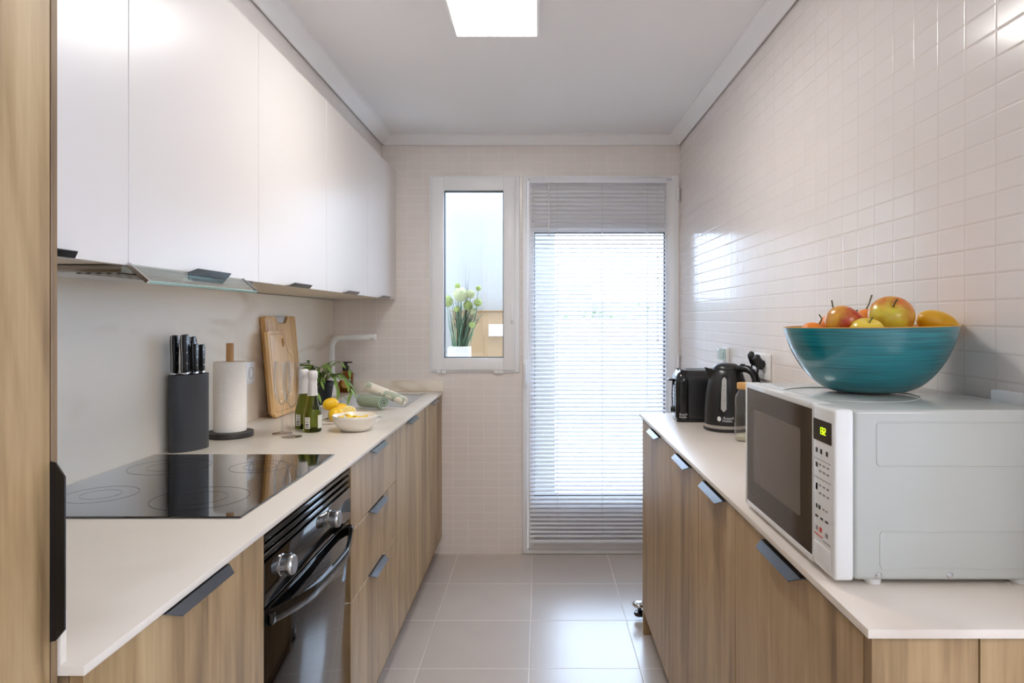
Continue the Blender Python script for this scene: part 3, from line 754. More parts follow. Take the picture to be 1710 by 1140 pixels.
# ------------------------------------------------------------------ wall cabinets
UX = -.788; UZ0, UZ1 = 1.3996, 2.108
seams = [.706, 1.317, 1.928, 2.542, 3.155, YB-.002]
ulab = ['white wall cabinet next to the tall oak cabinet, cut by its edge', 'white wall cabinet above the glass hood visor', 'white wall cabinet above the paper towel roll, third from the left',
        'white wall cabinet second from the back wall', 'white wall cabinet at the far end, touching the back wall']
for i in range(5):
    y0, y1 = seams[i], seams[i+1]
    if i == 0: y0 = .7935
    t = thing('wall_cabinet', ulab[i], 'cabinet', ((XL+UX)/2, (y0+y1)/2, UZ0))
    b = MB().box(XL+.002, UX-.020, max(y0, .794) if i == 0 else y0+.0004, y1-.0004, UZ0+.002, UZ1)
    obj('body', b, M['carcass'], t)
    d = obj('door', MB().box(UX-.0185, UX, (max(y0, .794) if i == 0 else y0)+.0011, y1-.0011, UZ0, UZ1-.001, .0008, 1), M['white'], t)
    yc = (y0+y1)/2
    handle(d, lambda u, l, w_, yc=yc: (UX+u, yc+l, UZ0-.0005-w_), M['anod'])

# hood --------------------------------------------------------------------
hd = thing('cooker_hood', 'built-in hood with steel filter and tilted glass visor under the wall cabinets', 'hood', (-.95, 1.57, 1.36))
obj('underside', MB().box(-1.022, -.795, 1.306, 1.905, 1.386, 1.3995, .001), M['steel'], hd)
obj('filter', MB().box(-.888, -.802, 1.315, 1.80, 1.3835, 1.3855, .0006), M['filter'], hd)
def slanted(b, p0, p1, y0, y1, th):
    (xa, za), (xb, zb_) = p0, p1; n = Vector((-(zb_-za), xb-xa)).normalized()*th
    b.prism([(xa, za), (xb, zb_), (xb+n.x, zb_+n.y), (xa+n.x, za+n.y)], y0, y1, 'y')
vg = MB(); slanted(vg, (-.786, 1.3985), (-.7492, 1.3665), 1.313, 1.812, .005); v_ = obj('glass_visor', vg, M['visor'], hd)
b = MB(); slanted(b, (-.7492, 1.3665), (-.7478, 1.3653), 1.313, 1.812, .005); obj('visor_edge', b, M['visor_edge'], v_)
for y in (1.3075, 1.8125):
    b = MB(); slanted(b, (-.7865, 1.399), (-.7475, 1.3650), y-.003, y+.005 if y < 1.5 else y+.002, .0075); obj('visor_end', b, M['steel'], v_)
obj('switch_strip', MB().box(-.7835, -.776, 1.50, 1.535, 1.3795, 1.3865, .001), M['socket'], v_)

# ------------------------------------------------------------------ oven
ov = thing('oven', 'black built-in oven with two steel knobs and curved handle, under the hob', 'oven', (-.8, 1.641, ZBOT))
oy0, oy1 = 1.3365, 1.9455
obj('body', MB().box(-1.08, XF-.020, oy0, oy1, ZBOT, .8815), M['blacksat'], ov)
b = MB()
for k in range(3):
    z = .874-.0175*k
    b.prism([(XF-.019, z-.0165), (XF-.004, z-.0155), (XF+.001, z-.009), (XF-.002, z-.003), (XF-.012, z-.0015), (XF-.019, z-.0015)], oy0+.002, oy1-.002, 'y', .0005, 1)
obj('vent_grille', b, M['blackgloss'], ov)
obj('control_panel', MB().box(XF-.019, XF, oy0+.001, oy1-.001, .733, .8205, .002), M['blackglass'], ov)
for y in (1.417, 1.740):
    Mx = Matrix.Translation((XF, y, .7895)) @ Matrix.Rotation(math.radians(90), 4, 'Y')
    k = obj('knob', MB().lathe([(0, 0), (.0225, 0), (.0225, .004), (.0205, .006), (.0205, .019), (.0215, .020), (.0215, .024), (.0205, .028), (.0185, .030), (0, .030)], 40, M=Mx), M['steel'], ov)
    obj('knob_mark', MB().lathe([(0, .0302), (.0165, .0302), (.0165, .0306), (0, .0306)], 32, M=Mx), M['printgrey'], k)
dr = obj('door', MB().box(XF-.019, XF-.001, oy0+.001, oy1-.001, ZBOT+.004, .728, .002), M['blackglass'], ov)
b = MB(); n = 26; pr = []
for i in range(n+1):
    t = i/n; y = oy0+.010+(oy1-oy0-.020)*t
    s = math.sin(math.pi*t); out = .004+.040*(min(1, s*1.25)**.75)
    z = .706-.016*math.sin(math.pi*t)+.004*math.cos(math.pi*t)
    pr.append((y, out, z))
vs_, fs = [], []
for y, out, z in pr:
    for (du, dz) in ((0, .016), (-.010, .013), (-.012, -.010), (-.004, -.016), (.001, -.008), (.002, .010)): vs_.append((XF+out+du, y, z+dz))
for i in range(n):
    for j in range(6): fs.append((6*i+j, 6*i+(j+1) % 6, 6*i+6+(j+1) % 6, 6*i+6+j))
fs += [tuple(range(6)), tuple(range(6*n+5, 6*n-1, -1))]
b.raw(vs_, fs); bmesh.ops.recalc_face_normals(b.bm, faces=b.bm.faces[:])
for y in (oy0+.022, oy1-.022): b.box(XF-.001, XF+.012, y-.012, y+.012, .694, .716, .002)
obj('door_handle', b, M['blackgloss'], dr, ang=60)

# hob -----------------------------------------------------------------------
hob = thing('induction_hob', 'black glass hob set into the left worktop above the oven', 'hob', (-.868, 1.692, ZL))
b = MB().box(-1.126, -.5985, 1.376, 2.008, ZL+.0005, ZL+.0045, .0018, 1); obj('glass_plate', b, M['hobglass'], hob)
for (x, y, r) in ((-.99, 1.55, .075), (-.99, 1.84, .10), (-.75, 1.52, .10), (-.75, 1.84, .075)):
    b = MB().lathe([(r, .0046), (r, .00475), (r+.0012, .00475), (r+.0012, .0046)], 64, (x, y, ZL)); b.lathe([(r*.55, .0046), (r*.55, .00475), (r*.55+.0006, .00475), (r*.55+.0006, .0046)], 64, (x, y, ZL))
    obj('cooking_zone', b, M['hobring'], hob)

# ------------------------------------------------------------------ sink, tap, soap
sk = thing('sink', 'white undermounted sink at the far end of the left worktop', 'sink', (-.80, 3.41, ZL-.2))
b = MB(); 
x0, x1, y0, y1 = SXa-.006, SXb+.006, SYa-.006, SYb+.006; zt_, zb_ = ZL-.0125, ZL-.195
def basin(b, x0, x1, y0, y1, zt, zb, r=.03, n=6, wall=.006):
    def loop(ins, z, rr):
        pts = []
        for (cx, cy_, a0) in ((x1-ins-rr, y1-ins-rr, 0), (x0+ins+rr, y1-ins-rr, 90), (x0+ins+rr, y0+ins+rr, 180), (x1-ins-rr, y0+ins+rr, 270)):
            for k in range(n+1):
                a = math.radians(a0+90*k/n); pts.append((cx+rr*math.cos(a), cy_+rr*math.sin(a), z))
        return pts
    L = [loop(-wall, zb-wall, r), loop(-wall, zt, r), loop(0, zt, r), loop(.003, zb+.02, r), loop(.022, zb, r*.8)]
    N = len(L[0]); V = sum(L, []); fs = []
    for k in range(len(L)-1):
        for i in range(N): fs.append((k*N+i, k*N+(i+1) % N, (k+1)*N+(i+1) % N, (k+1)*N+i))
    fs.append(tuple(range(4*N, 5*N))); fs.append(tuple(range(N-1, -1, -1)))
    b.raw(V, fs); bmesh.ops.recalc_face_normals(b.bm, faces=b.bm.faces[:])
basin(b, x0, x1, y0, y1, zt_, zb_)
obj('basin', b, M['sink'], sk)
b = MB().box(x0+.006, x1-.006, 3.40, 3.425, zt_-.17, zt_-.03, .006); obj('divider', b, M['sink'], sk)
for y in (3.25, 3.57): obj('drain', MB().lathe([(0, .001), (.035, .001), (.038, .004), (.038, 0), (0, 0)], 28, (-.80, y, zb_+.0005)), M['steel'], sk)

fx, fy = -1.072, 3.55
tp = thing('kitchen_tap', 'white swan-neck kitchen tap beside the sink', 'tap', (fx, fy, ZL))
obj('base', MB().lathe([(0, .0005), (.026, .0005), (.026, .006), (.0225, .010), (.0225, .11), (.0165, .118), (0, .118)], 32, (fx, fy, ZL)), M['tapwhite'], tp)
pts = [(fx, fy, ZL+.11), (fx, fy, ZL+.255)]
for k in range(1, 9):
    a = math.pi/2*k/8; pts.append((fx+.045*(1-math.cos(a)), fy, ZL+.255+.048*math.sin(a)))
pts.append((-.882, fy-.004, ZL+.3035))
obj('spout', MB().tube(pts, .0155, 20), M['tapwhite'], tp)
b = MB().tube([(-.8815, fy-.004, ZL+.3035), (-.876, fy-.004, ZL+.3035), (-.845, fy-.005, ZL+.3035), (-.842, fy-.005, ZL+.3035)], [.0162, .0168, .0168, .014], 20)
sp = obj('spray_head', b, M['tapwhite'], tp)
obj('button', MB().box(-.866, -.852, fy-.0235, fy-.019, ZL+.292, ZL+.300, .001), M['chrome'], sp)
b = MB().tube([(fx+.015, fy, ZL+.090), (fx+.036, fy-.004, ZL+.090)], .017, 18); b.tube([(fx+.03, fy-.004, ZL+.088), (fx+.10, fy-.010, ZL+.084)], [.0045, .0035], 10)
obj('lever', b, M['tapwhite'], tp)

so = thing('soap_dispenser', 'amber glass soap bottle with a black pump in the back corner', 'soap dispenser', (-1.045, 3.715, ZL))
b = MB().box(-1.0835, -1.0085, 3.693, 3.737, ZL+.0005, ZL+.108, .008, 3); b.lathe([(.016, .105), (.015, .118), (0, .118)], 20, (-1.046, 3.715, ZL)); obj('bottle', b, M['amber'], so)
obj('bottle_label', MB().box(-1.062, -1.020, 3.6915, 3.6925, ZL+.028, ZL+.072), mat('amber_label', (196, 150, 84), .6), so)
b = MB().lathe([(0, .1185), (.017, .1185), (.017, .142), (.010, .146), (.008, .158), (.014, .160), (.014, .166), (0, .167)], 22, (-1.046, 3.715, ZL)); b.box(-1.046, -1.012, 3.710, 3.720, ZL+.160, ZL+.167, .002)
obj('pump', b, M['blacksat'], so)

# ------------------------------------------------------------------ knife block and knives
def stadium(a, r, n=10, rz=0.0):
    pts = []
    for s, a0 in ((1, -90), (-1, 90)):
        for k in range(n+1):
            t = math.radians(a0+180*k/n); pts.append((s*a+r*math.cos(t)*1.0, r*math.sin(t)))
    return [(x*math.cos(rz)-y*math.sin(rz), x*math.sin(rz)+y*math.cos(rz)) for x, y in pts]
kx, ky = -1.075, 2.105
krz = math.radians(66)
kb = thing('knife_block', 'charcoal oval knife block beyond the hob', 'knife block', (kx, ky, ZL+.0005), krz)
KH = .231; b = MB()
Lo = []
def oval(a, bb, z, n=40): return [(a*math.cos(2*math.pi*i/n), bb*math.sin(2*math.pi*i/n), z) for i in range(n)]
prof_ = [(.064, .038, 0), (.065, .039, .002), (.065, .039, KH), (.062, .036, KH), (.062, .036, KH-.02)]
V = sum([oval(*p_) for p_ in prof_], []); fs = []
for k in range(4):
    for i in range(40): fs.append((k*40+i, k*40+(i+1) % 40, (k+1)*40+(i+1) % 40, (k+1)*40+i))
fs += [tuple(range(39, -1, -1)), tuple(range(160, 200))]
b.raw(V, fs); bmesh.ops.recalc_face_normals(b.bm, faces=b.bm.faces[:])
obj('holder', b, M['greytex'], kb, world=False)
def local_world(lx, ly): return (kx+lx*math.cos(krz)-ly*math.sin(krz), ky+lx*math.sin(krz)+ly*math.cos(krz))
klabs = ['large black-handled knife at the near left of the block', 'large black-handled knife second from the left in the block', 'black-handled knife at the back of the block, tallest on the right',
         'small steel-edged knife in the middle of the block', 'black-handled knife front right in the block', 'slim black-handled knife at the right end of the block']
kn = [(-.044, .006, .138, .024), (-.024, -.013, .140, .026), (.026, .014, .133, .022), (.000, .008, .118, .018), (.010, -.015, .112, .021), (.043, -.004, .108, .018)]
for (lx, ly, hh, wd), lab in zip(kn, klabs):
    wx, wy = local_world(lx, ly)
    hl = hh-.030; t = thing('kitchen_knife', lab, 'knife', (wx, wy, ZL+KH-.015), math.radians(-97+random.uniform(-5, 5)), group='knives in the charcoal block')
    b = MB(); c = .0068
    b.prism([(-wd*.42, .022), (-wd*.5, .034), (-wd*.48, hl*.55), (-wd*.62, .022+hl*.93), (-wd*.3, .028+hl), (wd*.5, .026+hl), (wd*.62, .02+hl*.88), (wd*.46, hl*.6), (wd*.5, .034), (wd*.42, .022)], -c, c, 'y', .0028, 2)
    h_ = obj('handle', b, M['blacksat'], t, world=False)
    b = MB().prism([(-wd*.44, .0215), (-wd*.52, .034), (-wd*.5, hl*.55), (-wd*.64, .022+hl*.93), (-wd*.32, .0288+hl), (wd*.52, .0268+hl), (wd*.64, .02+hl*.88), (wd*.48, hl*.6), (wd*.52, .034), (wd*.44, .0215)], -.0011, .0011, 'y')
    obj('tang', b, M['chrome'], h_, world=False)
    for q in (.25, .55, .85):
        b = MB().lathe([(0, -c-.0004), (.0022, -c-.0004), (.0022, c+.0004), (0, c+.0004)], 12, (0, 0, .022+hl*q), M=Matrix.Rotation(math.pi/2, 4, 'X'))
        obj('rivet', b, M['chrome'], h_, world=False)
    b = MB().prism([(-wd*.42, .008), (wd*.42, .008), (wd*.48, .0225), (-wd*.48, .0225)], -.0072, .0072, 'y', .002, 2); b.prism([(-wd*.5, -.004), (wd*.42, -.004), (wd*.42, .009), (-wd*.42, .009)], -.0012, .0012, 'y')
    obj('blade', b, M['chrome'], t, world=False)

# ------------------------------------------------------------------ paper towel on stand
px_, py_ = -1.052, 2.335
st = thing('paper_towel_holder', 'dark round base with a wooden dowel carrying the paper roll', 'paper towel holder', (px_, py_, ZL+.0005))
obj('base', MB().lathe([(0, 0), (.074, 0), (.0755, .002), (.0755, .0165), (.0745, .018), (0, .018)], 56), M['slate'], st, world=False)
obj('dowel', MB().lathe([(0, .0175), (.0125, .0175), (.0125, .314), (.011, .317), (0, .3175)], 24), M['dowel'], st, world=False)
o = obj('paper_roll', MB().lathe([(.0145, 0), (.051, 0), (.0525, .002), (.0527, .233), (.0515, .236), (.0145, .236), (.0145, 0)], 64, (px_, py_, ZL+.019)), M['paper'])
tag(o, 'roll of white embossed kitchen paper on the dark stand', 'paper roll')

def socket(name, label, face, axis_sign, yc, zc, n, w_=.085, group=None):
    t = thing(name, label, 'socket', (face, yc, zc))
    W = w_+(n-1)*.071
    x0, x1 = sorted((face+axis_sign*.0005, face+axis_sign*.011)); obj('plate', MB().box(x0, x1, yc-W/2, yc+W/2, zc-.043, zc+.043, .003), M['socket'], t)
    for k in range(n):
        y = yc+(k-(n-1)/2)*.071
        Mx = Matrix.Translation((face+axis_sign*.0112, y, zc)) @ Matrix.Rotation(math.radians(90*axis_sign), 4, 'Y')
        obj('outlet', MB().lathe([(0, -.001), (.0195, -.001), (.021, .0012), (.0225, .0012), (.0225, 0), (0, -.002)], 32, M=Mx), M['socket_in'], t)
    return t
socket('wall_socket', 'white socket on the stone backsplash behind the paper roll', XW, 1, 2.668, H-.213, 1)

# ------------------------------------------------------------------ chopping boards (lean against the backsplash)
def board(name, label, outline, holes, th, origin, lean, groove=None, cat='chopping board', wood='bamboo'):
    """outline in (y, z) plane; leans: top rests against the wall"""
    t = thing(name, label, cat, origin)
    t.rotation_euler = (0, -lean, 0)
    b = bmesh.new()
    vs_ = [b.verts.new((0, y, z)) for y, z in outline]; f = [b.edges.new((vs_[i], vs_[(i+1) % len(vs_)])) for i in range(len(vs_))]
    for h_ in holes:
        hv = [b.verts.new((0, y, z)) for y, z in h_]; [b.edges.new((hv[i], hv[(i+1) % len(hv)])) for i in range(len(hv))]
    bmesh.ops.triangle_fill(b, use_beauty=True, edges=b.edges[:])
    r = bmesh.ops.extrude_face_region(b, geom=b.faces[:]); bmesh.ops.translate(b, vec=(th, 0, 0), verts=[v for v in r['geom'] if isinstance(v, bmesh.types.BMVert)])
    bmesh.ops.recalc_face_normals(b, faces=b.faces[:])
    be = [e for e in b.edges if e.calc_face_angle(0) > 1.2 and abs(e.verts[0].co.x-e.verts[1].co.x) < 1e-5]
    bmesh.ops.bevel(b, geom=be, offset=.0015, segments=2, affect='EDGES', profile=.5)
    m_ = MB(); m_.add(b); obj('board', m_, M[wood], t, world=False)
    if groove:
        g = MB()
        for i in range(len(groove)-1):
            (ya, za), (yb, zb2) = groove[i], groove[i+1]; g.tube([(th+.0001, ya, za), (th+.0001, yb, zb2)], .0013, 8)
        obj('groove', g, M['bamboo_end'], t, world=False)
    return t
def rr(y0, y1, z0, z1, r, n=5):
    pts = []
    for (cy_, cz, a0) in ((y1-r, z1-r, 0), (y0+r, z1-r, 90), (y0+r, z0+r, 180), (y1-r, z0+r, 270)):
        for k in range(n+1): a = math.radians(a0+90*k/n); pts.append((cy_+r*math.cos(a), cz+r*math.sin(a)))
    return pts
lean = math.atan(.036/.40)
W_, Hh = .345, .408
out = [(0, .012), (.012, 0), (W_-.012, 0), (W_, .012), (W_, Hh-.008), (W_-.008, Hh), (W_*.5+.085, Hh), (W_*.5+.05, Hh-.030), (W_*.5-.03, Hh-.030), (W_*.5-.065, Hh), (.008, Hh), (0, Hh-.008)]
by0 = 2.775
bx_bottom = XW+.0375
t1 = board('chopping_board', 'large bamboo chopping board leaning on the backsplash, behind the smaller one', out, [], .021, (bx_bottom, by0, ZL+.0022), lean,
           [(.018, Hh-.02), (.018, .02), (W_-.018, .02), (W_-.018, Hh-.02)])
b = MB().prism([(W_*.5-.062, Hh), (W_*.5+.082, Hh), (W_*.5+.05, Hh-.028), (W_*.5-.03, Hh-.028)], .006, .014, 'x'); obj('tray_insert', b, M['steel'], t1, world=False)
w2, h2 = .255, .350
o2 = [(0, .015), (.015, 0), (w2-.015, 0), (w2, .015), (w2, h2-.105), (w2-.014, h2-.088), (w2-.04, h2-.08), (w2-.06, h2-.06), (w2-.062, h2-.03), (w2-.068, h2-.012), (w2-.08, h2), (.014, h2), (.004, h2-.005), (0, h2-.014)]
hole = [(w2-.10+.0+.014*math.cos(a), h2-.052+.019*math.sin(a)) for a in [2*math.pi*k/14 for k in range(14)]]
t2 = board('chopping_board', 'smaller bamboo chopping board with a finger hole, in front of the large one', o2, [hole], .016, (bx_bottom+.0265, by0-.04, ZL+.002), lean,
           [(.016, h2-.12), (.016, h2-.016), (w2-.09, h2-.016), (w2-.078, h2-.04), (w2-.076, h2-.065), (w2-.055, h2-.092), (w2-.018, h2-.110), (w2-.016, .02), (.016, .02), (.016, h2-.12)], wood='bamboo_light')

# ------------------------------------------------------------------ flutes
def flute():
    t = thing('champagne_flute', '', 'glass', group='champagne flutes')
    pr_ = [(0, .0005), (.034, .0005), (.0345, .0012), (.030, .002), (.012, .0045), (.0045, .008), (.0034, .02), (.0032, .07), (.0036, .095), (.006, .102), (.012, .109), (.019, .122), (.0255, .145), (.0285, .170), (.0290, .190), (.0278, .215), (.0255, .252)]
    inner = [(.0247, .252), (.0268, .215), (.0280, .190), (.0275, .170), (.0245, .145), (.018, .1225), (.010, .111), (0, .107)]
    obj('bowl', MB().lathe([(0, pr_[9][1]-.001)]+pr_[9:]+[(.0249, .2522)], 48), M['crystal'], t, world=False, ang=60)
    obj('stem', MB().lathe(pr_[5:10], 24), M['crystal'], t, world=False, ang=60)
    obj('foot', MB().lathe(pr_[:6], 48), M['crystal'], t, world=False, ang=60)
    return t
f1 = flute(); f1.location = (-.8386, 2.325, ZL); f1['label'] = 'empty champagne flute in front, nearer the hob'
f2 = copy_tree(f1); f2.location = (-.897, 2.395, ZL); f2['label'] = 'empty champagne flute standing behind the nearer one'

# ------------------------------------------------------------------ bottles
def bottle(label):
    t = thing('cava_bottle', label, 'bottle', group='small sparkling wine bottles')
    R = .0312
    g = [(0, .003), (.020, .0008), (.029, .0005), (R, .004), (R, .056), (.0305, .066), (.0275, .080), (.0222, .098), (.0185, .115), (.0158, .135), (.0145, .155), (.0135, .190), (.0150, .192), (.0150, .202), (0, .203)]
    obj('glass_body', MB().lathe(g, 48), M['bottle'], t, world=False, ang=50)
    fo = [(.0190, .1285), (.0176, .1290), (.0165, .150), (.0156, .178), (.0156, .186), (.0172, .188), (.0176, .203), (.0166, .212), (.012, .2165), (0, .2175)]
    obj('foil', MB().lathe(fo, 40), M['foil'], t, world=False, ang=60)
    def patch(a0, a1, z0, z1, r, n=10):
        b = MB(); V = []
        for i in range(n+1):
            a = math.radians(a0+(a1-a0)*i/n); V += [(r*math.cos(a), r*math.sin(a), z0), (r*math.cos(a), r*math.sin(a), z1), ((r-.0004)*math.cos(a), (r-.0004)*math.sin(a), z0), ((r-.0004)*math.cos(a), (r-.0004)*math.sin(a), z1)]
        fs = [(4*i, 4*i+4, 4*i+5, 4*i+1) for i in range(n)]+[(4*i+2, 4*i+3, 4*i+7, 4*i+6) for i in range(n)]
        b.raw(V, fs); return b
    l1 = obj('label', patch(-132, -78-16, .014, .054, R+.0006), M['paperlabel'], t, world=False)
    b = patch(-124, -104, .026, .030, R+.0010)
    for q in (.018, .021, .036, .048):
        b2 = patch(-126+4*(q > .03), -102, q, q+.0014, R+.0010); me = bpy.data.meshes.new('t'); b2.bm.to_mesh(me); b.bm.from_mesh(me); b2.bm.free(); bpy.data.meshes.remove(me)
    obj('label_print', b, M['print'], l1, world=False)
    obj('label', patch(-44, 25, .014, .060, R+.0006), M['paperlabel'], t, world=False)
    return t
c1 = bottle('small green sparkling wine bottle in front, beside the white bowl'); c1.location = (-.805, 2.438, ZL); c1.rotation_euler[2] = .12
c2 = copy_tree(c1); c2.location = (-.860, 2.507, ZL); c2.rotation_euler[2] = .05; c2['label'] = 'small green sparkling wine bottle standing behind the front one'

# ------------------------------------------------------------------ lemons on a white tray, white bowl
tr = obj('serving_board', MB().box(-.845, -.628, 2.60, 2.765, ZL+.0005, ZL+.0075, .0025), M['ceramic']); tag(tr, 'thin white board under the lemons, beside the white bowl', 'board')
zt2 = ZL+.0078
def lemon_bm(r):
    pr_ = []
    for i in range(25):
        t = i/24; a = math.pi*t; z = -math.cos(a)*1.25*r; rad = r*math.sin(a)**.85
        if t < .08 or t > .92: z *= 1.06
        pr_.append((0 if i in (0, 24) else rad, z))
    pr_[0] = (0, -1.42*r); pr_[-1] = (0, 1.42*r); return pr_
def lemon(label, loc, rot, r=.026):
    t = obj('lemon', MB().lathe(lemon_bm(r), 32), M['lemon'], None, world=False, ang=80); t.location = loc; t.rotation_euler = rot
    tag(t, label, 'lemon', 'lemons by the white bowl'); return t
lemon('whole lemon at the back of the white board, against the bottles', (-.790, 2.722, zt2+.029), (0, math.radians(90), .4), .0285)
lemon('whole lemon on the white board, nearest the front bottle', (-.778, 2.630, zt2+.0262), (0, math.radians(90), 1.2), .026)
lemon('whole lemon propped on the other lemons, half hidden by the front bottle', (-.812, 2.672, zt2+.060), (0, math.radians(80), .7), .024)
hl_ = thing('lemon_half', 'cut lemon half facing the camera behind the bowl', 'lemon', (-.735, 2.655, zt2+.029)); hl_.rotation_euler = (math.radians(62), math.radians(12), math.radians(6))
R = .0275; pr_ = [(R*math.cos(a), -R*1.1*math.sin(a)) for a in [math.pi/2*k/10 for k in range(11)]]; pr_[-1] = (0, -R*1.1)
obj('rind', MB().lathe(pr_+[], 36), M['lemon'], hl_, world=False)
obj('pith', MB().lathe([(0, .0002), (R, .0002), (R, -.001)], 36), M['lemonpith'], hl_, world=False)
b = MB()
for k in range(9):
    a0 = 2*math.pi*k/9+.07; a1 = 2*math.pi*(k+1)/9-.07; V = [(.003*math.cos((a0+a1)/2), .003*math.sin((a0+a1)/2), .0012)]
    for j in range(6): a = a0+(a1-a0)*j/5; V.append((R*.87*math.cos(a), R*.87*math.sin(a), .0010))
    b.raw(V, [(0, j, j+1) for j in range(1, 6)])
obj('segment_flesh', b, M['lemonflesh'], hl_, world=False)

bc = Vector((-.660, 2.462, ZL+.0005))
bo = obj('serving_bowl', MB().lathe([(0, 0), (.043, 0), (.048, .001), (.058, .010), (.071, .028), (.0785, .046), (.0800, .0545), (.0790, .0560), (.0775, .0545), (.068, .029), (.054, .012), (.04, .006), (0, .005)], 64), M['ceramic'], None, world=False, ang=60)
bo.location = bc; tag(bo, 'white ceramic bowl of lemon slices on the left worktop', 'bowl')
k = 0
slabs = ['lemon slice standing upright at the right of the white bowl', 'lemon slice on the left rim inside the white bowl', 'lemon slice in the middle of the white bowl', 'lemon slice at the far right inside the white bowl']
for i in range(15):
    a = 2.4*i; r = .012+.05*math.sqrt(i/15); x, y = r*math.cos(a), r*math.sin(a)
    z = .044+.012*((i*7) % 5)/5-.004
    w_ = MB(); rs = .019
    w_.prism([(0, 0)]+[(rs*math.cos(q), rs*math.sin(q)) for q in [math.pi*j/8 for j in range(9)]], -.003, .003, 'y', .0012, 1)
    o = obj('lemon_slice', w_, M['lemonchips'], None, world=False); o.location = bc+Vector((x, y, z-.006)); o.rotation_euler = (random.uniform(.9, 2.0), random.uniform(-.5, .5), random.uniform(0, 6.28))
    tag(o, 'yellow lemon slice among the others in the white bowl', 'lemon slice', 'lemon slices in the white bowl')

# ------------------------------------------------------------------ trailing plant in black pot
pc = Vector((-1.036, 3.22, ZL+.0005))
pp = thing('potted_plant', 'trailing green plant in a black pot next to the tap', 'plant', pc)
obj('pot', MB().lathe([(0, 0), (.052, 0), (.055, .003), (.068, .085), (.071, .088), (.071, .104), (.068, .104), (.065, .088), (0, .086)], 48), M['pot'], pp, world=False)
obj('soil', MB().lathe([(0, .087), (.064, .0865)], 24), M['soil'], pp, world=False)
b = MB(); sb = MB()
def leaf(b, p, d, L, wd, droop=.25, up=Vector((0, 0, 1))):
    d = d.normalized(); s = d.cross(up); s = s.normalized() if s.length > .01 else Vector((1, 0, 0)); n_ = s.cross(d)
    V = []; N = 7
    for i in range(N+1):
        t = i/N; ww = wd*math.sin(math.pi*min(1, t*.94+.03))**.8; c = p+d*L*t-Vector((0, 0, 1))*droop*L*t*t
        V += [c-s*ww*.5, c-n_*ww*.12, c+s*ww*.5]
    fs = []
    for i in range(N): a = 3*i; fs += [(a, a+1, a+4, a+3), (a+1, a+2, a+5, a+4)]
    b.raw(V, fs); b.raw([v-n_*.0006 for v in V], [f[::-1] for f in fs])
def stem(az, reach, drop, rise, nl, L=.05):
    pts = []; N = 12
    for i in range(N+1):
        t = i/N; r = .02+reach*t; z = .09+rise*math.sin(min(1, t*1.6)*math.pi/2)-drop*t**2.2
        pts.append(Vector((r*math.cos(az+.25*math.sin(3*t)), r*math.sin(az+.25*math.sin(3*t)), z)))
    sb.tube(pts, [.0022*(1-.6*i/N) for i in range(N+1)], 6)
    for j in range(nl):
        t = .2+.8*j/(nl-1); i = min(N-1, int(t*N)); p = pts[i].lerp(pts[i+1], t*N-i); d = (pts[i+1]-pts[i]).normalized()
        side = d.cross(Vector((0, 0, 1))).normalized()*(1 if j % 2 else -1)
        leaf(b, p, d*.9+side*random.uniform(.3, 1.0)+Vector((0, 0, random.uniform(-.2, .3))), L*random.uniform(.8, 1.25), L*.27, .3)
for k in range(10): stem(random.uniform(-3.1, 3.1)*.62-.75, random.uniform(.04, .10), random.uniform(0, .05), random.uniform(.05, .11), 6)
stem(-.75, .165, .20, .085, 9); stem(-.55, .19, .10, .075, 10); stem(-.25, .17, .12, .08, 9); stem(-1.0, .12, .02, .115, 7); stem(-2.1, .13, .03, .10, 7); stem(-1.8, .14, .08, .09, 7); stem(.2, .12, .05, .12, 6); stem(-1.35, .11, .10, .08, 7)
for v in list(b.bm.verts)+list(sb.bm.verts):
    v.co.x = max(v.co.x, XW+.006-pc.x)
    if v.co.y < -.075: v.co.x = max(v.co.x, .004)
    v.co.z = max(v.co.z, .003)
obj('foliage', b, M['leaf'], pp, world=False, kind=None); obj('stems', sb, M['twig'], pp, world=False)

# ------------------------------------------------------------------ rolled towels
def towel(name, label, mtl, L, r0, r1, turns, loc, rot, sqz=.8, taper=0.0):
    b = MB(); n = int(turns*22); seg = 14; th = .0062; V = []
    for j in range(seg+1):
        x = -L/2+L*j/seg; tp_ = 1-taper*(j/seg)
        for i in range(n+1):
            t = i/n; a = t*turns*2*math.pi; r = (r0+(r1-r0)*t)*tp_
            r *= 1+.05*math.sin(3*a+j*.5)+.04*noise.noise(Vector((x*30, a, 0)))
            wob = .006*noise.noise(Vector((a*2, 3, 1)))*(1 if j in (0, seg) else .3)
            for q in (0, th*tp_):
                V.append((x+wob, (r-q)*math.cos(a), (r-q)*math.sin(a)*sqz))
    row = 2*(n+1); fs = []
    for j in range(seg):
        for i in range(n):
            a = j*row+2*i
            fs += [(a, a+2, a+2+row, a+row), (a+1, a+1+row, a+3+row, a+3)]
    for i in range(n):
        a = 2*i; fs.append((a, a+1, a+3, a+2)); a = seg*row+2*i; fs.append((a, a+2, a+3, a+1))
    for j in range(seg):
        for i in (0, n): a = j*row+2*i; fs.append((a, a+row, a+row+1, a+1))
    b.raw(V, fs); bmesh.ops.recalc_face_normals(b.bm, faces=b.bm.faces[:])
    o = obj(name, b, mtl, None, world=False, ang=70); o.location = loc; o.rotation_euler = rot
    tag(o, label, 'towel'); return o
towel('kitchen_towel', 'rolled sage green towel on the worktop in front of the sink', M['towelgreen'], .150, .007, .035, 2.75, (-.735, 3.04, ZL+.0345), (0, 0, math.radians(-38)), .84)
towel('kitchen_towel', 'rolled white towel with a leaf print, resting on the green towel', M['towelleaf'], .20, .006, .031, 2.75, (-.690, 3.10, ZL+.063), (0, math.radians(19), math.radians(-14)), .8, .12)

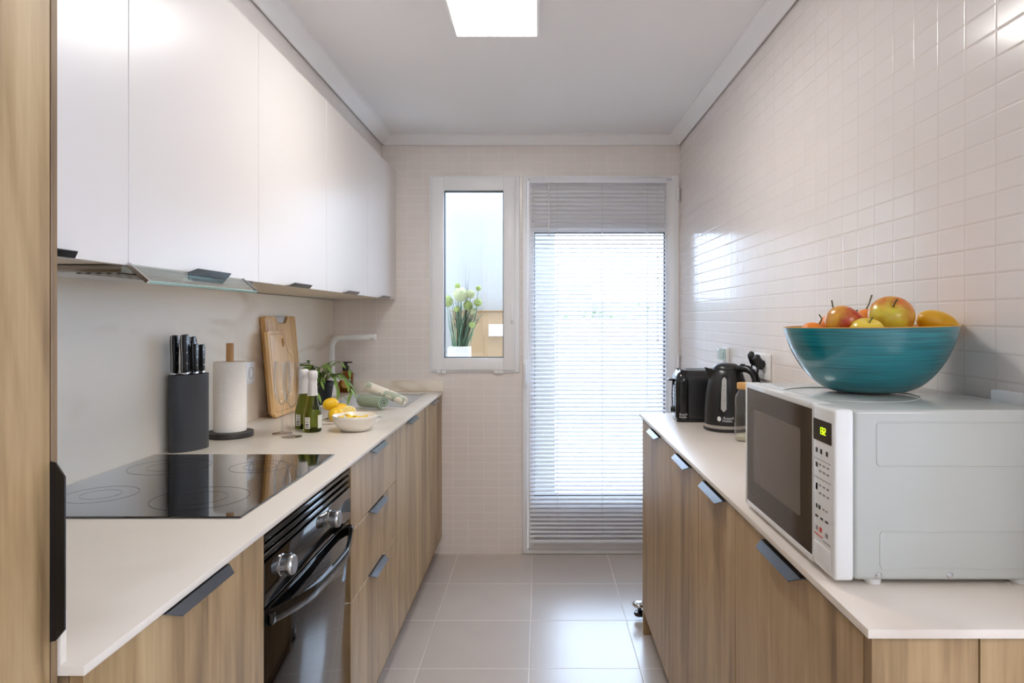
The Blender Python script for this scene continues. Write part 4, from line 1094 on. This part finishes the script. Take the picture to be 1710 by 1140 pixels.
# ------------------------------------------------------------------ microwave
mx0, mx1 = .434, .757; my0, my1 = 1.0085, 1.440; mz0, mz1 = ZR+.010, H-.1352
mw = thing('microwave', 'white microwave oven with dark glass door on the right worktop', 'microwave', ((mx0+mx1)/2, (my0+my1)/2, ZR))
b = MB().box(mx0+.030, mx1, my0, my1, mz0, mz1, .006, 3)
obj('casing', b, M['mwside'], mw)
# pressed side panel outlines
b = MB()
def bead(pts, r=.0012): b.tube(pts+[pts[0]], r, 6, cap=False)
bead([(.500, my0, mz1-.018), (.740, my0, mz1-.018), (.743, my0, mz1-.022), (.743, my0, mz1-.078), (.740, my0, mz1-.082), (.500, my0, mz1-.082), (.497, my0, mz1-.078), (.497, my0, mz1-.022)])
bead([(.505, my0, mz0+.072), (.740, my0, mz0+.072), (.743, my0, mz0+.068), (.743, my0, mz0+.022), (.740, my0, mz0+.018), (.505, my0, mz0+.018), (.502, my0, mz0+.022), (.502, my0, mz0+.068)])
obj('side_embossing', b, M['mwside'], mw)
b = MB()
bead([(.55+.11*math.cos(a), 1.22+.12*math.sin(a), mz1) for a in [2*math.pi*k/40 for k in range(40)]]); obj('top_embossing', b, M['mwside'], mw)
for x in (.4995, .6045):
    Mx = Matrix.Translation((x, my0, mz0+.0075)) @ Matrix.Rotation(math.radians(90), 4, 'X')
    obj('screw', MB().lathe([(0, -.001), (.0045, -.001), (.0045, .0012), (.003, .0026), (0, .0026)], 18, M=Mx), M['chrome'], mw)
for x, y in ((.50, 1.03), (.72, 1.03), (.50, 1.41), (.72, 1.41)):
    obj('foot', MB().lathe([(0, 0), (.012, 0), (.014, .010), (0, .010)], 18, (x, y, ZR+.0005)), M['mwwhite'], mw)
# front bezel: control section
yp = 1.087
cp = obj('control_panel', MB().box(mx0, mx0+.0295, my0-.001, yp-.0008, mz0-.001, mz1+.0005, .005, 3), M['mwwhite'], mw)
dsp = obj('display', MB().box(mx0-.0008, mx0+.001, 1.0165, 1.0825, H-.1895, H-.1565), M['display'], cp)
def on_front(yc, zc, off=.0012):
    return lambda v: Vector((mx0-off-v.z, yc-v.x, zc+v.y))
def seg7(b, ch, yc, zc, w_=.0052, h=.0105, t=.0013):
    S = {'1': 'bc', '3': 'abgcd', '2': 'abged'}[ch]
    R_ = {'a': (-w_/2, w_/2, h/2-t, h/2), 'b': (w_/2-t, w_/2, 0, h/2), 'c': (w_/2-t, w_/2, -h/2, 0), 'd': (-w_/2, w_/2, -h/2, -h/2+t), 'e': (-w_/2, -w_/2+t, -h/2, 0), 'f': (-w_/2, -w_/2+t, 0, h/2), 'g': (-w_/2, w_/2, -t/2, t/2)}
    for s in S:
        u0, u1, v0, v1 = R_[s]; b.box(mx0-.0014, mx0-.0009, yc-u1, yc-u0, zc+v0, zc+v1)
b = MB(); seg7(b, '1', 1.0555, H-.1725); seg7(b, '3', 1.0475, H-.1725); seg7(b, '2', 1.0390, H-.1725); obj('digits', b, M['led'], dsp)
b = MB()
def mark(y, z, w_, h): b.box(mx0-.0007, mx0+.0002, y-w_/2, y+w_/2, z-h/2, z+h/2)
for yy in (1.071, 1.054, 1.033): mark(yy, H-.205, .006, .007)
mark(1.071, H-.228, .006, .007)
for yy in (1.071, 1.071): mark(yy, H-.262, .005, .010)
for yy, ww in ((1.071, .005), (1.060, .006)): mark(yy, H-.292, ww, .006)
for yy in (1.071, 1.052, 1.034): mark(yy, H-.308, .009, .003)
obj('symbols', b, M['print'], cp)
b = MB()
for yy in (1.058, 1.044, 1.030):
    for zz in (.226, .236, .258, .270): mark(yy, H-zz, .007, .0025)
for yy in (1.045, 1.034): mark(yy, H-.292, .005, .002)
mark(1.05, H-.2185, .060, .0006); mark(1.05, H-.2475, .060, .0006); mark(1.034, H-.3285, .008, .006); mark(1.034, H-.3400, .026, .0012); mark(1.071, H-.3265, .006, .006)
obj('symbols', b, M['printgrey'], cp)
b = MB(); mark(1.056, H-.326, .008, .007); mark(1.064, H-.3360, .030, .0014); obj('symbols', b, M['printred'], cp)
obj('door_button', MB().box(mx0-.0016, mx0+.001, my0+.010, yp-.006, mz0+.010, mz0+.038, .0008), M['mwwhite'], cp)
# door
b = MB(); dy0, dy1 = yp+.0008, my1+.001
def ringx(b, y0, y1, z0, z1, a, c, d, e, x0, x1, bev=.0015):
    b.box(x0, x1, y0, y0+a, z0, z1, bev); b.box(x0, x1, y1-c, y1, z0, z1, bev); b.box(x0, x1, y0+a, y1-c, z0, z0+d, bev); b.box(x0, x1, y0+a, y1-c, z1-e, z1, bev)
mdoor = obj('door', MB().box(mx0+.003, mx0+.0295, dy0, dy1, mz0-.001, mz1+.0005, .002), M['mwwhite'], mw)
b = MB(); ringx(b, dy0, dy1, mz0-.001, mz1+.0005, .003, .010, .010, .010, mx0, mx0+.006); obj('door_rim', b, M['mwwhite'], mdoor)
obj('door_glass', MB().box(mx0+.0012, mx0+.003, dy0+.003, dy1-.010, mz0+.009, mz1-.0095), M['mwglass'], mdoor)
b = MB().prism(rr(1.141, 1.388, H-.330, H-.1835, .006), mx0+.0006, mx0+.0013, 'x'); obj('door_window', b, M['mwwindow'], mdoor)
b = text_mb('LG', .0095, on_front(1.396, H-.3605, -.0005), .0001); obj('brand_lettering', b, M['printgrey'], mdoor)
b = MB().lathe([(0, .0004), (.0042, .0004), (.0042, 0), (0, 0)], 20, M=Matrix.Translation((mx0+.0010, 1.412, H-.357)) @ Matrix.Rotation(math.radians(-90), 4, 'Y')); obj('brand_emblem', b, M['printgrey'], mdoor)
# small box lying behind, at the right edge of the frame
obj_sb = obj('wall_cover', MB().box(.7585, .7772, 1.0, 1.152, mz1-.07, H-.1195, .002), M['socket']); tag(obj_sb, 'white plastic cover on the tiled wall just behind the microwave', 'cover')

# ------------------------------------------------------------------ fruit bowl
fc = Vector((.607, 1.262, mz1+.0008+.0012))
def bowl_prof():
    R = .1475; Hb = .1185; o_ = []; i_ = []
    for k in range(15):
        t = k/14; a = t*1.22; r = .055+(R-.055)*math.sin(a)/math.sin(1.22); z = Hb*((1-math.cos(a))/(1-math.cos(1.22)))**.92; o_.append((r, z))
    for r, z in reversed(o_): i_.append((max(r-.0035, 0), z+.0035 if z < Hb-.004 else z+.0005))
    return [(0, 0), (.05, 0)]+o_+i_+[(0, .0040)]
fb = thing('fruit_bowl', 'large teal lacquered bowl of fruit on top of the microwave', 'bowl', fc)
fb.rotation_euler = (0, math.radians(-.9), 0)
pr_ = bowl_prof()
obj('shell', MB().lathe(pr_[:17], 96), M['teal'], fb, world=False, ang=50)
obj('lining', MB().lathe([(pr_[16][0]+.0002, pr_[16][1]-.001)]+pr_[16:], 96), mat('bowl_lining', (196, 150, 70), .5), fb, world=False, ang=50)
def apple_prof(r):
    P_ = []
    for i in range(29):
        t = i/28; a = math.pi*t
        rad = r*(math.sin(a)**.86)*(1+.06*math.cos(a*1.0)*-1); z = -math.cos(a)*r*.88
        if t > .80: z -= r*.30*((t-.80)/.20)**2
        if t < .12: z += r*.14*((.12-t)/.12)**2
        P_.append((0 if i in (0, 28) else max(rad, .001), z))
    return P_
def fruit(kind, label, cx, cy_, Y, r, m, rot=(0, 0, 0), stem_=True, scl=(1, 1, 1)):
    c = P(cx, cy_, Y)
    t = thing(kind, label, kind, c, group=None); t.rotation_euler = rot
    if kind == 'apple':
        obj('flesh', MB().lathe(apple_prof(r), 40), M[m], t, world=False, ang=80)
        obj('stem', MB().tube([(0, 0, r*.50), (.002, 0, r*.80), (.005, 0, r*1.02)], [.0012, .0012, .0018], 8), M['twig'], t, world=False)
    return t
f_ = fruit('apple', 'big yellow-green apple with a pink blush on top of the fruit pile', 1488, 529, 1.265, .0395, 'apple_blush', (math.radians(38), math.radians(-12), 0))
f_ = fruit('apple', 'red and yellow apple at the left of the fruit bowl', 1410, 541, 1.235, .0345, 'apple_red', (math.radians(15), math.radians(35), .5))
f_ = fruit('apple', 'yellow apple half sunk at the front middle of the fruit bowl', 1448, 556, 1.178, .0285, 'apple_yellow', (math.radians(20), 0, 0))
def simple(kind, label, cx, cy_, Y, r, m, sx=1, sy=1, sz=1, rot=(0, 0, 0), cat=None):
    b = MB(); b.sphere((0, 0, 0), r, 32, 20, (sx, sy, sz))
    for v in b.bm.verts:
        if kind == 'mango': v.co.z += -.12*v.co.x+.0
        if kind == 'mandarin' and v.co.z > r*.6*sz: v.co.z -= r*.12*(1-(math.hypot(v.co.x, v.co.y)/(r*.8))**2) if math.hypot(v.co.x, v.co.y) < r*.5 else 0
    o = obj(kind if True else '', b, M[m], None, world=False, ang=80); o.location = P(cx, cy_, Y); o.rotation_euler = rot
    tag(o, label, cat or kind); return o
simple('mango', 'smooth yellow-orange mango at the right of the fruit bowl', 1566, 541, 1.27, .0245, 'mango', 1.58, 1.12, 1.0, (0, math.radians(9), 0))
m1 = thing('mandarin', 'small mandarin low at the left rim of the fruit bowl', 'mandarin', P(1357, 556, 1.26))
m2 = thing('mandarin', 'mandarin with stalk and dark leaf behind the red apple', 'mandarin', P(1393, 545, 1.305))
m3 = thing('mandarin', 'mandarin with a long twig and leaf behind the big apple', 'mandarin', P(1450, 537, 1.335))
for t, r in ((m1, .022), (m2, .0275), (m3, .028)):
    b = MB().sphere((0, 0, 0), r, 32, 20, (1.05, 1.05, .9)); obj('peel', b, M['orange'], t, world=False, ang=80)
def leafo(t, p, d, L, wd):
    b = MB(); leaf(b, Vector(p), Vector(d), L, wd, .1, Vector((0, -1, .4))); obj('leaf', b, M['leafdark'], t, world=False)
obj('stalk', MB().tube([(.008, -.008, .015), (.014, -.008, .026), (.021-.013, -.01, .034)], [.0016, .0014, .0012], 8), M['twig'], m1, world=False)
obj('stalk', MB().tube([(0, 0, .023), (-.003, -.002, .036), (-.0055, -.002, .050)], [.0018, .0014, .0015], 8), M['twig'], m2, world=False)
leafo(m2, (-.003, -.004, .030), (1, -.2, -.12), .034, .018)
obj('stalk', MB().tube([(-.006, 0, .02), (.001, -.002, .036), (.006, -.002, .052)], [.0016, .0013, .0016], 8), M['twig'], m3, world=False)
leafo(m3, (.006, -.004, .030), (1, -.1, .28), .030, .014)
# fruit underneath that carries the pile
for (x, y, lab) in ((-.03, .03, 'mandarin under the red apple in the fruit bowl'), (.045, .0, 'mandarin under the big apple in the fruit bowl'), (-.005, -.048, 'mandarin under the yellow apple in the fruit bowl'), (.01, .06, 'mandarin under the twig mandarin in the fruit bowl')):
    b = MB().sphere((0, 0, 0), .029, 24, 16, (1.05, 1.05, .9)); o = obj('mandarin', b, M['orange'], None, world=False); o.location = fc+Vector((x, y, .038)); tag(o, lab, 'mandarin')

# ------------------------------------------------------------------ kettle
kt = thing('kettle', 'matt black electric kettle with a pale water gauge on the right worktop', 'kettle', (.6685, 2.44, ZR+.0005))
PHI = 0.0
obj('power_base', MB().lathe([(0, 0), (.078, 0), (.081, .003), (.081, .008), (.078, .0105), (0, .0105)], 56), M['blacksat'], kt, world=False)
obj('base_ring', MB().lathe([(0, .0108), (.0790, .0108), (.0800, .013), (.0790, .022), (0, .022)], 56), mat('kettle_ring', (176, 172, 166), .3, .6), kt, world=False)
kprof = [(.0785, .0222), (.0785, .03), (.0778, .06), (.0755, .10), (.0710, .14), (.0640, .175), (.0560, .200), (.0500, .212), (.0485, .2135)]
M['kettlemat'] = mat('kettle_black', (26, 26, 28), .3)
obj('body', MB().lathe([(0, .0222)]+kprof+[(0, .214)], 64), M['kettlemat'], kt, world=False, ang=50)
obj('lid', MB().lathe([(0, .2142), (.0478, .2142), (.0475, .218), (.042, .227), (.030, .2335), (.015, .2365), (0, .237)], 48), M['kettlemat'], kt, world=False)
b = MB(); sv = [(-.046, -.026, .212), (-.046, .026, .212), (-.058, .020, .170), (-.058, -.020, .170), (-.079, -.007, .222), (-.079, .007, .222), (-.066, 0, .186)]
b.raw(sv, [(0, 4, 5, 1), (0, 3, 6, 4), (1, 5, 6, 2), (3, 2, 6), (4, 6, 5), (0, 1, 2, 3)]); bmesh.ops.recalc_face_normals(b.bm, faces=b.bm.faces[:])
obj('spout', b, M['kettlemat'], kt, world=False)
ha = math.radians(-50); hc, hs = math.cos(ha), math.sin(ha)
pts = [(.040, .213), (.060, .220), (.085, .219), (.104, .208), (.115, .188), (.116, .150), (.108, .110), (.092, .070), (.074, .055)]
obj('handle', MB().tube([(r*hc, r*hs, z) for r, z in pts], [.013, .0135, .013, .0125, .012, .0115, .011, .011, .010], 14, flat=1.0), M['kettlemat'], kt, world=False)
b = MB().box(.058, .072, -.006, .006, .229, .236, .002); bmesh.ops.rotate(b.bm, cent=(0, 0, 0), matrix=Matrix.Rotation(ha, 3, 'Z'), verts=b.bm.verts); obj('switch', b, M['blackgloss'], kt, world=False)
def kr(z):
    for (r0, z0), (r1, z1) in zip(kprof[:-1], kprof[1:]):
        if z0 <= z <= z1: return r0+(r1-r0)*(z-z0)/(z1-z0)
    return .078
# wrap (s along, z) round the body at azimuth az (towards the camera and a little left)
def wrapk(az, off): 
    return lambda v: Vector(((kr(v.y)+off)*math.cos(az+v.x/.078), (kr(v.y)+off)*math.sin(az+v.x/.078), v.y))
az0 = math.radians(-113)
def gauge(hw, z0, z1, off, n=14):
    b = MB(); V = []; 
    for i in range(n+1):
        z = z0+(z1-z0)*i/n; q = min(z-z0, z1-z); ww = hw*min(1, math.sqrt(max(0, q)/hw*2)+.25)
        for s in (-1, -.5, 0, .5, 1): V.append(wrapk(az0, off)(Vector((s*ww, z, 0))))
    b.raw(V, [(5*i+j, 5*i+j+1, 5*i+6+j, 5*i+5+j) for i in range(n) for j in range(4)]); return b
obj('gauge_surround', gauge(.0150, .063, .197, .0006), M['blacksat'], kt, world=False)
g_ = obj('water_gauge', gauge(.0095, .072, .190, .0014), mat('gauge_plastic', (170, 170, 168), .25), kt, world=False)
b = MB()
for z in (.11, .145, .16): 
    V = [wrapk(az0, .0018)(Vector((s, zz, 0))) for s, zz in ((-.003, z), (.003, z), (.003, z+.001), (-.003, z+.001))]; b.raw(V, [(0, 1, 2, 3)])
obj('gauge_marks', b, M['print'], g_, world=False)
azl = math.radians(-110)
b1 = text_mb('Russell', .0125, lambda v: wrapk(azl, .0006)(Vector((v.x+.012, v.y+.046, 0)))); obj('brand_lettering', b1, M['printwhite'], kt, world=False)
b1 = text_mb('Hobbs', .0125, lambda v: wrapk(azl, .0006)(Vector((v.x+.0082, v.y+.0365, 0)))); obj('brand_lettering', b1, M['printwhite'], kt, world=False)
b = MB(); b.raw([wrapk(azl, .0006)(Vector((-.0195+.0068*math.cos(a), .0465+.0085*math.sin(a), 0))) for a in [2*math.pi*k/20 for k in range(20)]], [tuple(range(20))]); obj('brand_emblem', b, M['printwhite'], kt, world=False)

# ------------------------------------------------------------------ toaster
tl, td, th_ = .238, .152, .196
trz = math.radians(-4)
ts = thing('toaster', 'black two-slice toaster behind the kettle', 'toaster', (.645, 2.672, ZR+.0005), trz)
def rbox(hx, hy, z0, z1, r, crown=.0, n=6):
    b = MB(); secs = []
    for (z, ins) in ((z0, .006), (z0+.006, 0), (z1-.05, .0), (z1-.028, .003), (z1-.012, .010), (z1-.003, .022), (z1, .034)):
        L = []
        for (sx, sy, a0) in ((1, 1, 0), (-1, 1, 90), (-1, -1, 180), (1, -1, 270)):
            for k in range(n+1):
                a = math.radians(a0+90*k/n); rr_ = r
                L.append((sx*(hx-ins-rr_)+rr_*math.cos(a), sy*(hy-ins*1.0-rr_)+rr_*math.sin(a), z))
        secs.append(L)
    N = len(secs[0]); V = sum(secs, []); fs = []
    for k in range(len(secs)-1):
        for i in range(N): fs.append((k*N+i, k*N+(i+1) % N, (k+1)*N+(i+1) % N, (k+1)*N+i))
    fs.append(tuple(range(N-1, -1, -1))); fs.append(tuple(range((len(secs)-1)*N, len(secs)*N)))
    b.raw(V, fs); bmesh.ops.recalc_face_normals(b.bm, faces=b.bm.faces[:]); return b
obj('body', rbox(tl/2-.018, td/2, .010, th_, .014), mat('toaster_black', (30, 30, 31), .3), ts, world=False, ang=40)
obj('base', MB().box(-tl/2+.004, tl/2-.004, -td/2+.006, td/2-.006, 0, .012, .004), M['blacksat'], ts, world=False)
for s in (-1, 1):
    b = rbox(.030, td/2+.0012, .009, th_+.001, .020); bmesh.ops.translate(b.bm, vec=(s*(tl/2-.030), 0, 0), verts=b.bm.verts)
    obj('end_cap', b, M['blackgloss'], ts, world=False, ang=40)
for y in (-.028, .028): obj('toast_slot', MB().box(-.075, .075, y-.014, y+.014, th_-.004, th_+.0014, .001), mat('slot_dark', (8, 8, 8), .6) if y < 0 else bpy.data.materials['slot_dark'], ts, world=False)
obj('top_trim', MB().box(-.085, .085, -.048, .048, th_-.002, th_+.0009, .001), M['steel'], ts, world=False)
b = MB().box(-tl/2-.022, -tl/2+.002, -.020, .020, .152, .160, .002); b.box(-tl/2-.006, -tl/2+.001, -.006, .006, .135, .160, .002)
obj('lever', b, M['blackgloss'], ts, world=False)
b = MB().tube([(-tl/2-.003, 0, .158), (-tl/2-.006, 0, .10), (-tl/2-.004, 0, .045)], .0022, 8); obj('lever_track', b, M['blackgloss'], ts, world=False)
Mx = Matrix.Translation((-tl/2+.001, 0, .040)) @ Matrix.Rotation(math.radians(-90), 4, 'Y')
obj('browning_knob', MB().lathe([(0, 0), (.012, 0), (.012, .010), (.010, .014), (0, .014)], 24, M=Mx), M['blackgloss'], ts, world=False)
for tx, z in (('Russell', .0265), ('Hobbs', .0165)):
    b = text_mb(tx, .0115, lambda v, z=z: Vector((-tl/2+.012+v.x*.92, -td/2-.0018, z+v.y)), align='LEFT'); 
    obj('brand_lettering', b, M['printwhite'], ts, world=False)

# ------------------------------------------------------------------ jar
jx, jy = .672, 2.222
jr = thing('spice_jar', 'ribbed glass jar with a wooden lid between kettle and microwave', 'jar', (jx, jy, ZR+.0005))
b = MB(); n = 72; pr_ = [(.030, 0), (.0345, .004), (.0355, .02), (.0355, .135), (.033, .148), (.0255, .158), (.0255, .166)]
V = []; fs = []
for r, z in pr_:
    for i in range(n):
        a = 2*math.pi*i/n; rrr = r+(.0011*math.cos(24*a) if .01 < z < .14 else 0); V.append((rrr*math.cos(a), rrr*math.sin(a), z))
for k in range(len(pr_)-1):
    for i in range(n): fs.append((k*n+i, k*n+(i+1) % n, (k+1)*n+(i+1) % n, (k+1)*n+i))
fs.append(tuple(range(n-1, -1, -1)))
b.raw(V, fs); obj('glass', b, M['crystal'], jr, world=False, ang=50)
obj('lid', MB().lathe([(0, .1662), (.0285, .1662), (.0295, .168), (.0295, .184), (.0285, .186), (0, .186)], 36), M['jarlid'], jr, world=False)
o = obj('jar_contents', MB().lathe([(0, .0008), (.0325, .002), (.0338, .006), (.0338, .015), (.028, .018), (0, .020)], 36), mat('dried_herbs', (200, 194, 168), .8, var=.4, vscale=300), jr, world=False); o['kind'] = 'stuff'

# ------------------------------------------------------------------ sockets with plugs on the right wall
s1 = socket('wall_socket', 'white double socket with two black plugs, behind the kettle', XR, -1, 2.365, H-.165, 2)
for y, z in ((2.335, H-.150), (2.402, H-.142)):
    t = thing('power_plug', 'black plug in the double wall socket, %s' % ('nearer the microwave' if y < 2.36 else 'nearer the kettle'), 'plug', (XR-.014, y, z))
    b = MB().tube([(XR-.0135, y, z-.012), (XR-.026, y, z-.006), (XR-.036, y-.004, z+.014), (XR-.034, y-.006, z+.026)], [.017, .0165, .013, .006], 16)
    obj('plug_body', b, M['blacksat'], t)
    b = MB().tube([(XR-.030, y, z-.014), (XR-.034, y, z-.040), (XR-.020, y+.004, z-.085), (XR-.014, y+.01, ZR+.03), (XR-.014, y+.03, ZR+.006)], .0035, 8); obj('cord', b, M['blacksat'], t)
s2 = socket('wall_socket', 'white single socket farther along the right wall, behind the toaster', XR, -1, 2.835, H-.165, 1)
o = obj('plug_cover', MB().box(XR-.040, XR-.0118, 2.81, 2.85, H-.170, H-.125, .006), M['visor']); tag(o, 'clear plastic plug on the single socket behind the toaster', 'plug')

# ------------------------------------------------------------------ pedal bin behind the far end of the right cabinets
pb = thing('pedal_bin', 'pedal bin with a chrome pedal, hidden behind the end of the right cabinets', 'bin', (.600, 3.02, 0))
obj('body', MB().lathe([(0, .012), (.118, .012), (.122, .02), (.122, .30), (0, .30)], 48, (.600, 3.02, 0)), M['steel'], pb)
obj('lid', MB().lathe([(0, .3005), (.124, .3005), (.124, .306), (.09, .328), (0, .340)], 48, (.600, 3.02, 0)), M['chrome'], pb)
obj('base', MB().lathe([(0, .0005), (.125, .0005), (.125, .0118), (0, .0118)], 48, (.600, 3.02, 0)), M['blacksat'], pb)
b = MB().box(.43, .50, 2.985, 3.005, .040, .046, .002); b.sphere((.433, 2.955, .066), .030, 28, 16, (1.0, 1.0, .50)); b.tube([(.44, 2.955, .055), (.45, 2.985, .044), (.47, 2.995, .043)], .006, 10)
obj('pedal', b, M['chrome'], pb)
obj('pedal_pad', MB().lathe([(0, .020), (.022, .020), (.025, .026), (.022, .034), (.008, .036), (.008, .052), (0, .052)], 28, (.434, 2.955, 0)), M['blacksat'], pb)
